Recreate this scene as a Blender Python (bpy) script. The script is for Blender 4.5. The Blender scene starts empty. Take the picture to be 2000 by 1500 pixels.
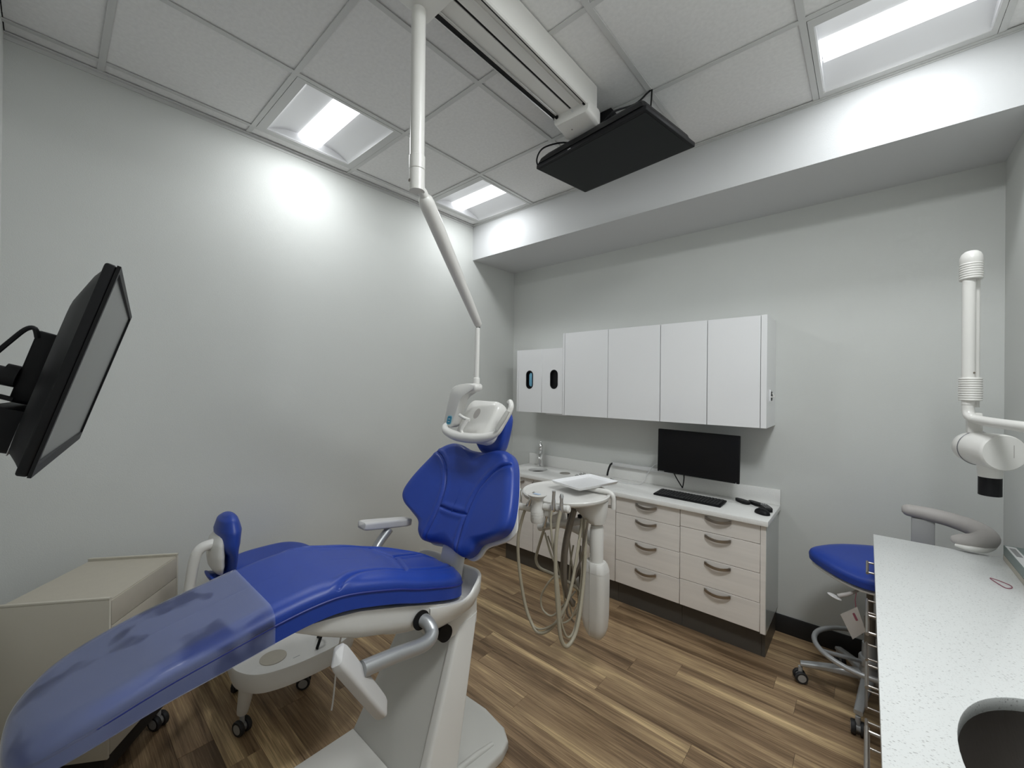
import bpy, bmesh, math, random
from mathutils import Vector, Matrix
import numpy as np
random.seed(7)
R = math.radians
SC = bpy.context.scene
COL = SC.collection
# ------------------------------------------------------------------ camera, world, exposure
cam_d = bpy.data.cameras.new('camera'); cam = bpy.data.objects.new('camera', cam_d); COL.objects.link(cam)
cam_d.sensor_width = 36.0; cam_d.lens = 793.4/2000*36.0; cam_d.clip_start = 0.01
yw, pt, rl = R(41.21), R(-0.167), R(0.581)
fw = Vector((-math.sin(yw)*math.cos(pt), math.cos(yw)*math.cos(pt), -math.sin(pt)))
rt = Vector((math.cos(yw), math.sin(yw), 0)); up = rt.cross(fw)
r2 = rt*math.cos(rl) + up*math.sin(rl); u2 = up*math.cos(rl) - rt*math.sin(rl)
m = Matrix((r2, u2, -fw)).transposed().to_4x4(); m.translation = Vector((0, 0, 1.586))
cam.matrix_world = m
SC.camera = cam
w = bpy.data.worlds.new('world'); SC.world = w; w.use_nodes = True
w.node_tree.nodes['Background'].inputs[0].default_value = (0.8, 0.85, 0.9, 1)
w.node_tree.nodes['Background'].inputs[1].default_value = 0.05
LAMP = 17.5            # watts of each ceiling light (area lamp in its diffuser, added in light())
SC.view_settings.view_transform = 'Standard'; SC.view_settings.look = 'None'
SC.view_settings.exposure = 0.0; SC.view_settings.gamma = 1.0; SC.view_settings.use_curve_mapping = False
SC.cycles.use_denoising = True
SC.cycles.max_bounces = 10; SC.cycles.diffuse_bounces = 6; SC.cycles.sample_clamp_indirect = 6
SC.cycles.caustics_reflective = False; SC.cycles.caustics_refractive = False

# ------------------------------------------------------------------ materials
def mat(name, col, rough=0.5, metal=0.0, coat=0.0, var=0.0, vscale=8.0, bump=0.0, bscale=200.0, emit=0.0, spec=0.5, alpha=1.0, trans=0.0, vary=(1, 1, 1)):
    M = bpy.data.materials.new(name); M.use_nodes = True
    nt = M.node_tree; b = nt.nodes['Principled BSDF']; L = nt.links
    b.inputs['Base Color'].default_value = (*col, 1); b.inputs['Roughness'].default_value = rough
    b.inputs['Metallic'].default_value = metal; b.inputs['Specular IOR Level'].default_value = spec
    b.inputs['Coat Weight'].default_value = coat; b.inputs['Coat Roughness'].default_value = 0.08
    b.inputs['Transmission Weight'].default_value = trans; b.inputs['Alpha'].default_value = alpha
    tc = nt.nodes.new('ShaderNodeTexCoord')
    mp = nt.nodes.new('ShaderNodeMapping'); mp.inputs['Scale'].default_value = vary
    L.new(tc.outputs['Object'], mp.inputs[0])
    n = nt.nodes.new('ShaderNodeTexNoise'); n.inputs['Scale'].default_value = vscale; n.inputs['Detail'].default_value = 4
    L.new(mp.outputs[0], n.inputs['Vector'])
    if var > 0:
        mr = nt.nodes.new('ShaderNodeMapRange'); mr.inputs['From Min'].default_value = .3; mr.inputs['From Max'].default_value = .7
        mr.inputs['To Min'].default_value = 1-var; mr.inputs['To Max'].default_value = 1+var
        L.new(n.outputs['Fac'], mr.inputs['Value'])
        mx = nt.nodes.new('ShaderNodeVectorMath'); mx.operation = 'SCALE'; mx.inputs[0].default_value = col
        L.new(mr.outputs[0], mx.inputs['Scale']); L.new(mx.outputs[0], b.inputs['Base Color'])
    if bump > 0:
        n2 = nt.nodes.new('ShaderNodeTexNoise'); n2.inputs['Scale'].default_value = bscale; n2.inputs['Detail'].default_value = 3
        L.new(tc.outputs['Object'], n2.inputs['Vector'])
        bp = nt.nodes.new('ShaderNodeBump'); bp.inputs['Strength'].default_value = bump; bp.inputs['Distance'].default_value = 0.002
        L.new(n2.outputs['Fac'], bp.inputs['Height']); L.new(bp.outputs[0], b.inputs['Normal'])
    if emit > 0:
        b.inputs['Emission Color'].default_value = (*col, 1); b.inputs['Emission Strength'].default_value = emit
    return M

WALL = mat('wall_paint', (.595, .605, .585), .75, var=.012, vscale=3, bump=.25, bscale=260)
SOFF = mat('soffit_paint', (.58, .585, .59), .7, bump=.2, bscale=260)
TILE = mat('ceiling_tile_face', (.77, .763, .755), .95, var=.04, vscale=60, bump=.35, bscale=420)
TEE = mat('ceiling_grid_metal', (.58, .58, .57), .45)
LENS = mat('lit_diffuser', (1.0, 1.0, 1.0), .4, emit=1.8)
LENS.node_tree.nodes['Principled BSDF'].inputs['Emission Color'].default_value = (.95, .985, 1.0, 1)
REFL = mat('fixture_enamel', (.80, .80, .815), .45)
BLACKBASE = mat('black_rubber_base', (.012, .012, .013), .55)
BLUE = mat('blue_upholstery', (.014, .047, .300), .38, var=.05, vscale=6, bump=.12, bscale=900, spec=.45)
BLUE2 = mat('blue_upholstery_piping', (.010, .022, .20), .45)
WHITE = mat('white_moulded_shell', (.68, .668, .64), .32, var=.01, coat=.1)
GREYSH = mat('pale_grey_shell', (.54, .535, .505), .42, bump=.08, bscale=500)
SILV = mat('silver_painted_tube', (.42, .43, .44), .35, metal=.55)
PAD = mat('grey_soft_pad', (.40, .375, .36), .6, bump=.06, bscale=600)
PADW = mat('pale_armrest_pad', (.55, .54, .53), .5)
CHROME = mat('chrome', (.80, .80, .80), .14, metal=1)
NICK = mat('brushed_nickel', (.42, .39, .36), .3, metal=1)
LAMW = mat('white_laminate_gloss', (.78, .78, .79), .16, coat=.3)
LAMG = mat('pale_woodgrain_laminate', (.77, .73, .69), .38, var=.045, vscale=16, vary=(.12, 1, 2.2))
LAMPAN = mat('grey_gloss_end_panel', (.50, .52, .51), .22, coat=.2)
TOEK = mat('dark_toe_kick', (.075, .068, .060), .4)
BEIGE = mat('beige_laminate', (.43, .395, .33), .5, var=.02, vscale=30)
BEIGE2 = mat('beige_edge_band', (.50, .47, .40), .45)
BLACK = mat('black_plastic', (.007, .007, .008), .5, spec=.22)
BLKG = mat('black_glossy_screen', (.004, .004, .005), .28, spec=.35)
SCRG = mat('matte_dark_screen', (.010, .012, .012), .45, spec=.15)
GLARE = mat('monitor_screen_satin', (.035, .037, .037), .22, spec=1.0)
GLARE.node_tree.nodes['Principled BSDF'].inputs['IOR'].default_value = 2.5
HOSE = mat('taupe_hose', (.38, .345, .265), .42)
HOSED = mat('dark_hose', (.17, .145, .115), .45)
STEELD = mat('dark_steel', (.075, .065, .06), .45, metal=.5)
STEEL = mat('brushed_steel', (.27, .25, .235), .4, metal=1, var=.05, vscale=40, vary=(1, 20, 1))
RUBBER = mat('black_tyre', (.018, .018, .02), .6)
HUBG = mat('caster_hub_grey', (.33, .33, .33), .4)
LABEL = mat('white_label', (.62, .62, .62), .6)
LABELG = mat('grey_label_print', (.25, .25, .25), .6)
TEAL = mat('teal_touch_button', (.02, .22, .36), .3)
GLOVEB = mat('blue_gloves', (.16, .40, .56), .5)
PINK = mat('pink_carton', (.62, .42, .48), .5)
GREENGL = mat('grey_green_carton', (.16, .20, .19), .35)
RUB = mat('dark_red_rubber', (.23, .06, .09), .5)
CLEARTAG = mat('clear_tag_plastic', (.62, .58, .55), .25, alpha=.55)
KEYS = mat('black_keycap', (.016, .016, .017), .5)

# quartz worktop with flecks
def quartz():
    M = mat('speckled_quartz', (.68, .69, .68), .3)
    nt = M.node_tree; L = nt.links; b = nt.nodes['Principled BSDF']
    tc = nt.nodes.new('ShaderNodeTexCoord')
    mp = nt.nodes.new('ShaderNodeMapping'); mp.inputs['Scale'].default_value = (1, 1.6, 1)
    mp.inputs['Rotation'].default_value = (0, 0, .5)
    L.new(tc.outputs['Object'], mp.inputs[0])
    prev = None
    for sc, th, dark in ((95, .19, .55), (48, .10, .66), (190, .27, .82)):
        v = nt.nodes.new('ShaderNodeTexVoronoi'); v.inputs['Scale'].default_value = sc
        L.new(mp.outputs[0], v.inputs['Vector'])
        mr = nt.nodes.new('ShaderNodeMapRange'); mr.inputs['From Min'].default_value = th*.8; mr.inputs['From Max'].default_value = th*1.25
        mr.inputs['To Min'].default_value = 1; mr.inputs['To Max'].default_value = 0
        L.new(v.outputs['Distance'], mr.inputs['Value'])
        # keep only some cells
        sx = nt.nodes.new('ShaderNodeSeparateXYZ'); L.new(v.outputs['Color'], sx.inputs[0])
        gt = nt.nodes.new('ShaderNodeMath'); gt.operation = 'GREATER_THAN'; gt.inputs[1].default_value = .45
        L.new(sx.outputs[0], gt.inputs[0])
        ml = nt.nodes.new('ShaderNodeMath'); ml.operation = 'MULTIPLY'
        L.new(mr.outputs[0], ml.inputs[0]); L.new(gt.outputs[0], ml.inputs[1])
        mx = nt.nodes.new('ShaderNodeMix'); mx.data_type = 'RGBA'
        if prev is None: mx.inputs[6].default_value = (.68, .69, .68, 1)
        else: L.new(prev, mx.inputs[6])
        mx.inputs[7].default_value = (.67*dark, .67*dark, .66*dark, 1)
        L.new(ml.outputs[0], mx.inputs[0]); prev = mx.outputs[2]
    L.new(prev, b.inputs['Base Color'])
    return M
QUARTZ = quartz()
WTOP = mat('fine_white_quartz', (.80, .795, .775), .28, var=.03, vscale=160)

def wood():
    M = bpy.data.materials.new('wood_plank'); M.use_nodes = True
    nt = M.node_tree; L = nt.links; b = nt.nodes['Principled BSDF']
    tc = nt.nodes.new('ShaderNodeTexCoord'); oi = nt.nodes.new('ShaderNodeObjectInfo')
    cb = nt.nodes.new('ShaderNodeCombineXYZ')
    ml = nt.nodes.new('ShaderNodeMath'); ml.operation = 'MULTIPLY'; ml.inputs[1].default_value = 37.0
    L.new(oi.outputs['Random'], ml.inputs[0])
    for i in range(3): L.new(ml.outputs[0], cb.inputs[i])
    ad = nt.nodes.new('ShaderNodeVectorMath'); ad.operation = 'ADD'
    L.new(tc.outputs['Object'], ad.inputs[0]); L.new(cb.outputs[0], ad.inputs[1])
    def noise(scale, vec_scale, detail=5, dist=0.0):
        mp = nt.nodes.new('ShaderNodeMapping'); mp.inputs['Scale'].default_value = vec_scale
        L.new(ad.outputs[0], mp.inputs[0])
        n = nt.nodes.new('ShaderNodeTexNoise'); n.inputs['Scale'].default_value = scale; n.inputs['Detail'].default_value = detail
        n.inputs['Distortion'].default_value = dist; L.new(mp.outputs[0], n.inputs['Vector']); return n
    n1 = noise(1.0, (.8, 13, 1), 5, .55)        # broad heart/sap streaks
    n2 = noise(1.0, (4.0, 150, 1), 8, 1.2)       # fine grain
    cr = nt.nodes.new('ShaderNodeValToRGB'); e = cr.color_ramp.elements
    e[0].position = .28; e[0].color = (.120, .074, .040, 1)
    e[1].position = .80; e[1].color = (.82, .62, .35, 1)
    k = cr.color_ramp.elements.new(.46); k.color = (.275, .182, .104, 1)
    k = cr.color_ramp.elements.new(.60); k.color = (.40, .280, .160, 1)
    k = cr.color_ramp.elements.new(.67); k.color = (.52, .375, .205, 1)
    # value = n1 + (random-.5)*.3
    a1 = nt.nodes.new('ShaderNodeMath'); a1.operation = 'MULTIPLY_ADD'; a1.inputs[1].default_value = .20; a1.inputs[2].default_value = -.10
    L.new(oi.outputs['Random'], a1.inputs[0])
    a2 = nt.nodes.new('ShaderNodeMath'); a2.operation = 'ADD'; L.new(n1.outputs['Fac'], a2.inputs[0]); L.new(a1.outputs[0], a2.inputs[1])
    a3 = nt.nodes.new('ShaderNodeMath'); a3.operation = 'MULTIPLY_ADD'; a3.inputs[1].default_value = .62; a3.inputs[2].default_value = -.31
    L.new(n2.outputs['Fac'], a3.inputs[0])
    a4 = nt.nodes.new('ShaderNodeMath'); a4.operation = 'ADD'; L.new(a2.outputs[0], a4.inputs[0]); L.new(a3.outputs[0], a4.inputs[1])
    L.new(a4.outputs[0], cr.inputs[0]); L.new(cr.outputs[0], b.inputs['Base Color'])
    b.inputs['Roughness'].default_value = .42; b.inputs['Specular IOR Level'].default_value = .4
    bp = nt.nodes.new('ShaderNodeBump'); bp.inputs['Strength'].default_value = .15; bp.inputs['Distance'].default_value = .001
    L.new(n2.outputs['Fac'], bp.inputs['Height']); L.new(bp.outputs[0], b.inputs['Normal'])
    return M
WOOD = wood()

def film():
    M = bpy.data.materials.new('clear_plastic_film'); M.use_nodes = True
    nt = M.node_tree; L = nt.links; nt.nodes.clear()
    out = nt.nodes.new('ShaderNodeOutputMaterial')
    tr = nt.nodes.new('ShaderNodeBsdfTransparent'); tr.inputs[0].default_value = (.93, .94, .97, 1)
    df = nt.nodes.new('ShaderNodeBsdfDiffuse'); df.inputs[0].default_value = (.42, .49, .82, 1)
    gl = nt.nodes.new('ShaderNodeBsdfGlossy'); gl.inputs[0].default_value = (1, 1, 1, 1); gl.inputs['Roughness'].default_value = .12
    tc = nt.nodes.new('ShaderNodeTexCoord')
    n = nt.nodes.new('ShaderNodeTexNoise'); n.inputs['Scale'].default_value = 7; n.inputs['Detail'].default_value = 2
    L.new(tc.outputs['Object'], n.inputs['Vector'])
    mr = nt.nodes.new('ShaderNodeMapRange'); mr.inputs['From Min'].default_value = .36; mr.inputs['From Max'].default_value = .44
    mr.inputs['To Min'].default_value = .08; mr.inputs['To Max'].default_value = .27
    L.new(n.outputs['Fac'], mr.inputs['Value'])
    bp = nt.nodes.new('ShaderNodeBump'); bp.inputs['Strength'].default_value = .3; bp.inputs['Distance'].default_value = .006
    L.new(n.outputs['Fac'], bp.inputs['Height'])
    L.new(bp.outputs[0], gl.inputs['Normal'])
    m1 = nt.nodes.new('ShaderNodeMixShader'); L.new(mr.outputs[0], m1.inputs[0]); L.new(tr.outputs[0], m1.inputs[1]); L.new(df.outputs[0], m1.inputs[2])
    fr = nt.nodes.new('ShaderNodeFresnel'); fr.inputs[0].default_value = 1.5; L.new(bp.outputs[0], fr.inputs['Normal'])
    m2 = nt.nodes.new('ShaderNodeMixShader'); L.new(fr.outputs[0], m2.inputs[0]); L.new(m1.outputs[0], m2.inputs[1]); L.new(gl.outputs[0], m2.inputs[2])
    L.new(m2.outputs[0], out.inputs[0])
    return M
FILM = film()

# ------------------------------------------------------------------ helpers
def catmull(pts, per=8, closed=False):
    P = [Vector(p) for p in pts]; n = len(P); out = []
    rng = n if closed else n-1
    for i in range(rng):
        if closed: a, b, c, d = P[(i-1) % n], P[i], P[(i+1) % n], P[(i+2) % n]
        else: a, b, c, d = P[max(i-1, 0)], P[i], P[i+1], P[min(i+2, n-1)]
        for k in range(per):
            t = k/per
            out.append(.5*((2*b)+(c-a)*t+(2*a-5*b+4*c-d)*t*t+(3*b-a-3*c+d)*t**3))
    if not closed: out.append(P[-1].copy())
    return out

class B:
    def __init__(s): s.bm = bmesh.new()
    def merge(s, t, M=None):
        me = bpy.data.meshes.new('t'); t.to_mesh(me); t.free()
        if M is not None: me.transform(M)
        s.bm.from_mesh(me); bpy.data.meshes.remove(me); return s
    def box(s, x0, x1, y0, y1, z0, z1, bev=0.0, M=None, seg=2):
        t = bmesh.new(); bmesh.ops.create_cube(t, size=1)
        for v in t.verts: v.co = Vector(((x0+x1)/2+v.co.x*(x1-x0), (y0+y1)/2+v.co.y*(y1-y0), (z0+z1)/2+v.co.z*(z1-z0)))
        if bev > 0: bmesh.ops.bevel(t, geom=t.edges[:], offset=bev, segments=seg, affect='EDGES', profile=.5)
        return s.merge(t, M)
    def rings(s, rings, cap=True, closed=False):
        bm = s.bm; V = [[bm.verts.new(p) for p in r] for r in rings]; n = len(rings[0])
        m_ = len(V)
        for i in range(m_ if closed else m_-1):
            a, b = V[i], V[(i+1) % m_]
            for j in range(n):
                q = [a[j], a[(j+1) % n], b[(j+1) % n], b[j]]
                try: bm.faces.new(q)
                except ValueError: pass
        if cap and not closed:
            try:
                bm.faces.new(list(reversed(V[0]))); bm.faces.new(V[-1])
            except ValueError: pass
        return s
    def tube(s, pts, r, seg=12, smooth=0, closed=False, sx=1.0, cap=True, upv=None):
        P = catmull(pts, smooth, closed) if smooth else [Vector(p) for p in pts]
        n = len(P)
        if callable(r): rr = [r(i/(n-1)) for i in range(n)]
        elif isinstance(r, (list, tuple)): rr = [float(np.interp(i/(n-1)*(len(r)-1), range(len(r)), r)) for i in range(n)]
        else: rr = [r]*n
        T = []
        for i in range(n):
            a = P[(i-1) % n] if closed else P[max(i-1, 0)]; b = P[(i+1) % n] if closed else P[min(i+1, n-1)]
            d = (b-a); T.append(d.normalized() if d.length > 1e-9 else Vector((0, 0, 1)))
        u = Vector(upv) if upv else (Vector((0, 0, 1)) if abs(T[0].z) < .9 else Vector((1, 0, 0)))
        R_ = []
        for i in range(n):
            if not upv or i == 0 or True:
                x = T[i].cross(u)
                if x.length < 1e-6: x = T[i].orthogonal()
                x.normalize(); y = x.cross(T[i]).normalized()
                if not upv: u = y
            R_.append([P[i]+(x*math.cos(2*math.pi*k/seg)*sx+y*math.sin(2*math.pi*k/seg))*rr[i] for k in range(seg)])
        return s.rings(R_, cap=cap, closed=closed)
    def cyl(s, a, b, r, r1=None, seg=24, bev=0.0):
        a = Vector(a); b = Vector(b); r1 = r if r1 is None else r1; d = (b-a)
        if bev > 0:
            n = d.normalized()
            return s.tube([a, a+n*.0001, a+n*bev, b-n*bev, b-n*.0001, b], [r-bev]*0 or [r*0+r-bev, r-bev, r, r1, r1-bev, r1-bev], seg)
        return s.tube([a, b], [r, r1], seg)
    def lathe(s, prof, c, seg=32, axis=(0, 0, 1)):
        A = Vector(axis).normalized(); x = A.orthogonal().normalized(); y = A.cross(x); c = Vector(c)
        return s.rings([[c+A*h+(x*math.cos(2*math.pi*k/seg)+y*math.sin(2*math.pi*k/seg))*max(rad, 1e-4) for k in range(seg)] for rad, h in prof])
    def ell(s, c, rx, ry, rz, M=None, seg=24, p=2.0):
        t = bmesh.new(); bmesh.ops.create_uvsphere(t, u_segments=seg, v_segments=seg//2, radius=1)
        for v in t.verts:
            q = v.co
            if p != 2.0:
                q = Vector([math.copysign(abs(k)**(2/p), k) for k in q])
            v.co = Vector((q.x*rx, q.y*ry, q.z*rz))
        t2 = Matrix.Translation(Vector(c)) @ (M or Matrix.Identity(4))
        return s.merge(t, t2)
    def prism(s, poly, h0, h1, f=None, bev=0.0):
        """poly: 2-D outline; f maps (u,v,h) to world"""
        f = f or (lambda u, v, h: Vector((u, v, h)))
        t = bmesh.new()
        a = [t.verts.new((p[0], p[1], h0)) for p in poly]; b = [t.verts.new((p[0], p[1], h1)) for p in poly]
        n = len(poly); t.faces.new(list(reversed(a))); t.faces.new(b)
        for i in range(n): t.faces.new((a[i], a[(i+1) % n], b[(i+1) % n], b[i]))
        if bev > 0:
            es = [e for e in t.edges if (e.verts[0] in a) == (e.verts[1] in a)]
            bmesh.ops.bevel(t, geom=es, offset=bev, segments=3, affect='EDGES', profile=.5)
        for v in t.verts: v.co = Vector(f(*v.co))
        return s.merge(t)

ORG = {}
def tag(o, label=None, cat=None, group=None, kind=None):
    if label: o['label'] = label
    if cat: o['category'] = cat
    if group: o['group'] = group
    if kind: o['kind'] = kind
    return o
def thing(name, label, cat, loc, group=None):
    o = bpy.data.objects.new(name, None); COL.objects.link(o); o.location = loc; o.empty_display_size = .05
    ORG[o.name] = Vector(loc); return tag(o, label, cat, group)
def root(o):
    while o.parent: o = o.parent
    return o
def obj(name, b, m, parent=None, label=None, cat=None, group=None, kind=None, loc=None, sharp=38, flat=False):
    me = bpy.data.meshes.new(name)
    bm = b.bm; bmesh.ops.recalc_face_normals(bm, faces=bm.faces[:]); bm.to_mesh(me); bm.free()
    o = bpy.data.objects.new(name, me); COL.objects.link(o)
    if parent is not None:
        o.parent = parent; og = ORG[parent.name]
    else:
        og = Vector(loc) if loc is not None else Vector((0, 0, 0)); o.location = og
    me.transform(Matrix.Translation(-og)); ORG[o.name] = og
    me.materials.append(m)
    if not flat:
        me.shade_smooth()
        try: me.set_sharp_from_angle(angle=R(sharp))
        except Exception: pass
    return tag(o, label, cat, group, kind)
def inst(name, me, parent, world_loc):
    o = bpy.data.objects.new(name, me); COL.objects.link(o); o.parent = parent
    o.location = Vector(world_loc)-ORG[parent.name]; ORG[o.name] = Vector(world_loc); return o
def copy_tree(o, shift, parent=None):
    c = o.copy(); COL.objects.link(c); ORG[c.name] = ORG[o.name]+Vector(shift)
    if parent is None: c.location = Vector(o.location)+Vector(shift)
    else: c.parent = parent; c.matrix_parent_inverse = o.matrix_parent_inverse.copy()
    for ch in list(o.children): copy_tree(ch, shift, c)
    return c
def rrect(w, h, r, n=6):
    out = []
    for cx, cy, a0 in ((w/2-r, h/2-r, 0), (-w/2+r, h/2-r, 90), (-w/2+r, -h/2+r, 180), (w/2-r, -h/2+r, 270)):
        for k in range(n+1):
            a = R(a0+90*k/n); out.append((cx+r*math.cos(a), cy+r*math.sin(a)))
    return out

def pad(outline, a, bb, T, Rd, side, f, seams=(), rings=46, n=240, per=10, groove=.006, gw=.007, keep=None, off=0.0):
    """upholstered pad: rounded edge, seams pressed in. a..bb is the spine range in v. f(u,v,h)->world"""
    oc = catmull([(p[0], p[1], 0) for p in outline], per, True)
    L = [0]
    for i in range(len(oc)): L.append(L[-1]+(oc[(i+1) % len(oc)]-oc[i]).length)
    tot = L[-1]; xs = [p.x for p in oc]+[oc[0].x]; ys = [p.y for p in oc]+[oc[0].y]
    t = np.linspace(0, tot, n, endpoint=False); E = np.stack([np.interp(t, L, xs), np.interp(t, L, ys)], 1)
    Cn = np.stack([np.zeros(n), np.clip(E[:, 1], a, bb)], 1)
    segs = []
    for sm in seams:
        q = catmull([(p[0], p[1], 0) for p in sm], 6) if len(sm) > 2 else [Vector((*p, 0)) for p in sm]
        for i in range(len(q)-1): segs.append((q[i].x, q[i].y, q[i+1].x, q[i+1].y))
    bmr = []
    bmr.append([f(E[i, 0]*.9+Cn[i, 0]*.1, E[i, 1]*.9+Cn[i, 1]*.1, -side) for i in range(n)])
    bmr.append([f(*E[i], -side+.012) for i in range(n)])
    bmr.append([f(*E[i], -side*.5) for i in range(n)])
    bmr.append([f(*E[i], -.004) for i in range(n)])
    for k in range(rings):
        tt = (k/(rings-1))**1.25*.999
        P = E+(Cn-E)*tt; d = np.hypot(*(P-E).T)
        h = T*np.sqrt(np.clip(1-(1-np.minimum(d/Rd, 1))**2, 0, 1))
        if segs:
            S = np.array(segs); A = S[:, :2]; D = S[:, 2:]-A; LL = np.maximum((D**2).sum(1), 1e-12)
            W = P[:, None, :]-A[None]; tt2 = np.clip((W*D[None]).sum(2)/LL[None], 0, 1)
            dist = np.sqrt(((W-tt2[..., None]*D[None])**2).sum(2)).min(1)
            h = h-groove*np.exp(-(dist/gw)**2)*np.minimum(d/.004, 1)+.004*np.exp(-((dist-.016)/.012)**2)*np.minimum(d/.01, 1)
        h = h+off
        bmr.append([f(P[i, 0], P[i, 1], h[i]) for i in range(n)])
    b = B(); b.rings(bmr)
    if keep:
        dl = [v for v in b.bm.verts if not keep(v.co)]
        bmesh.ops.delete(b.bm, geom=dl, context='VERTS')
    return b

# ------------------------------------------------------------------ room shell
XL, XR, YF, YB, ZC, YS, ZS = -2.751, .515, -.137, 3.157, 3.048, 2.575, 2.735
def struct(name, b, m, parent=None): 
    return obj(name, b, m, parent, kind='structure') if parent is None else obj(name, b, m, parent)
struct('wall_left', B().box(XL-.1, XL, YF-.1, YB+.1, 0, ZC+.1), WALL)
struct('wall_back', B().box(XL, XR, YB, YB+.1, 0, ZC+.1), WALL)
struct('wall_right', B().box(XR, XR+.1, YF-.1, YB+.1, 0, ZC+.1), WALL)
struct('wall_front', B().box(XL, XR, YF-.1, YF, 0, ZC+.1), WALL)
struct('wall_soffit', B().box(XL, XR, YS, YB, ZS, ZC+.06), SOFF)
fl = struct('floor', B().box(XL, XR, YF, YB, -.1, -.004), TOEK)
# planks
pw = .127; nrow = int((YB-YF)/pw)+1
pm = {}
y = YF
for i in range(nrow):
    y0 = YF+i*pw; y1 = min(y0+pw, YB)
    x = XL-random.random()*1.2
    while x < XR:
        L_ = 1.22
        a, b_ = max(x, XL), min(x+L_, XR)
        if b_-a > .02:
            key = (round(b_-a, 3), round(y1-y0, 3))
            if key not in pm:
                o = obj('plank', B().box(.0006, b_-a-.0006, .0005, y1-y0-.0005, -.004, 0), WOOD, None, flat=True)
                pm[key] = o.data; o.parent = fl; o.location = (a, y0, 0)
            else:
                inst('plank', pm[key], fl, (a, y0, 0))
        x += L_
cl = struct('ceiling', B().box(XL, XR, YF, YS, ZC+.10, ZC+.16), TILE)
GX = [-2.65, -2.04, -1.43, -.82, -.205, .405]; GY = [.15, .757, 1.363, 1.968]
fx = {(0, 1), (0, 3), (4, 3), (4, 1)}   # fixture cells (index of GX, index of GY)
xs = [XL]+GX+[XR]; ys = [YF]+GY+[YS]
tm = {}
for i in range(len(xs)-1):
    for j in range(len(ys)-1):
        ii, jj = i-1, j-1
        if (ii, jj) in fx: continue
        a, b_, c, d = xs[i], xs[i+1], ys[j], ys[j+1]
        key = (round(b_-a, 3), round(d-c, 3))
        if key not in tm:
            o = obj('ceiling_tile', B().box(.004, b_-a-.004, .004, d-c-.004, 0, .016), TILE, None, flat=True)
            tm[key] = o.data; o.parent = cl; o.location = (a, c, ZC+.006)
        else: inst('ceiling_tile', tm[key], cl, (a, c, ZC+.006))
for gx in GX:
    obj('grid_bar', B().box(gx-.012, gx+.012, YF, YS, ZC, ZC+.003).box(gx-.0015, gx+.0015, YF, YS, ZC+.003, ZC+.03), TEE, cl, flat=True)
for gy in GY:
    for i in range(len(xs)-1):
        a, b_ = xs[i]+(.012 if i else 0), xs[i+1]-(.012 if i < len(xs)-2 else 0)
        obj('grid_bar', B().box(a, b_, gy-.012, gy+.012, ZC, ZC+.003).box(a, b_, gy-.0015, gy+.0015, ZC+.003, ZC+.03), TEE, cl, flat=True)
b = B()
obj('trim_1', B().box(XL, XL+.022, YF, YS, ZC-.004, ZC+.001).box(XL, XL+.004, YF, YS, ZC-.022, ZC), TEE, kind='structure', flat=True)
obj('trim_2', B().box(XL+.022, XR, YS-.022, YS, ZC-.004, ZC+.001).box(XL+.022, XR, YS-.004, YS, ZC-.010, ZC), TEE, kind='structure', flat=True)
# baseboards
def bboard(name, x0, x1, y0, y1):
    b = B().box(x0, x1, y0, y1, 0, .115, .004); obj(name, b, BLACKBASE, kind='structure')
bboard('baseboard_left', XL, XL+.012, YF, YB-.0)
bboard('baseboard_back', XL+.012, XR-.012, YB-.012, YB)
bboard('baseboard_right', XR-.012, XR, YF, YB)

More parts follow.
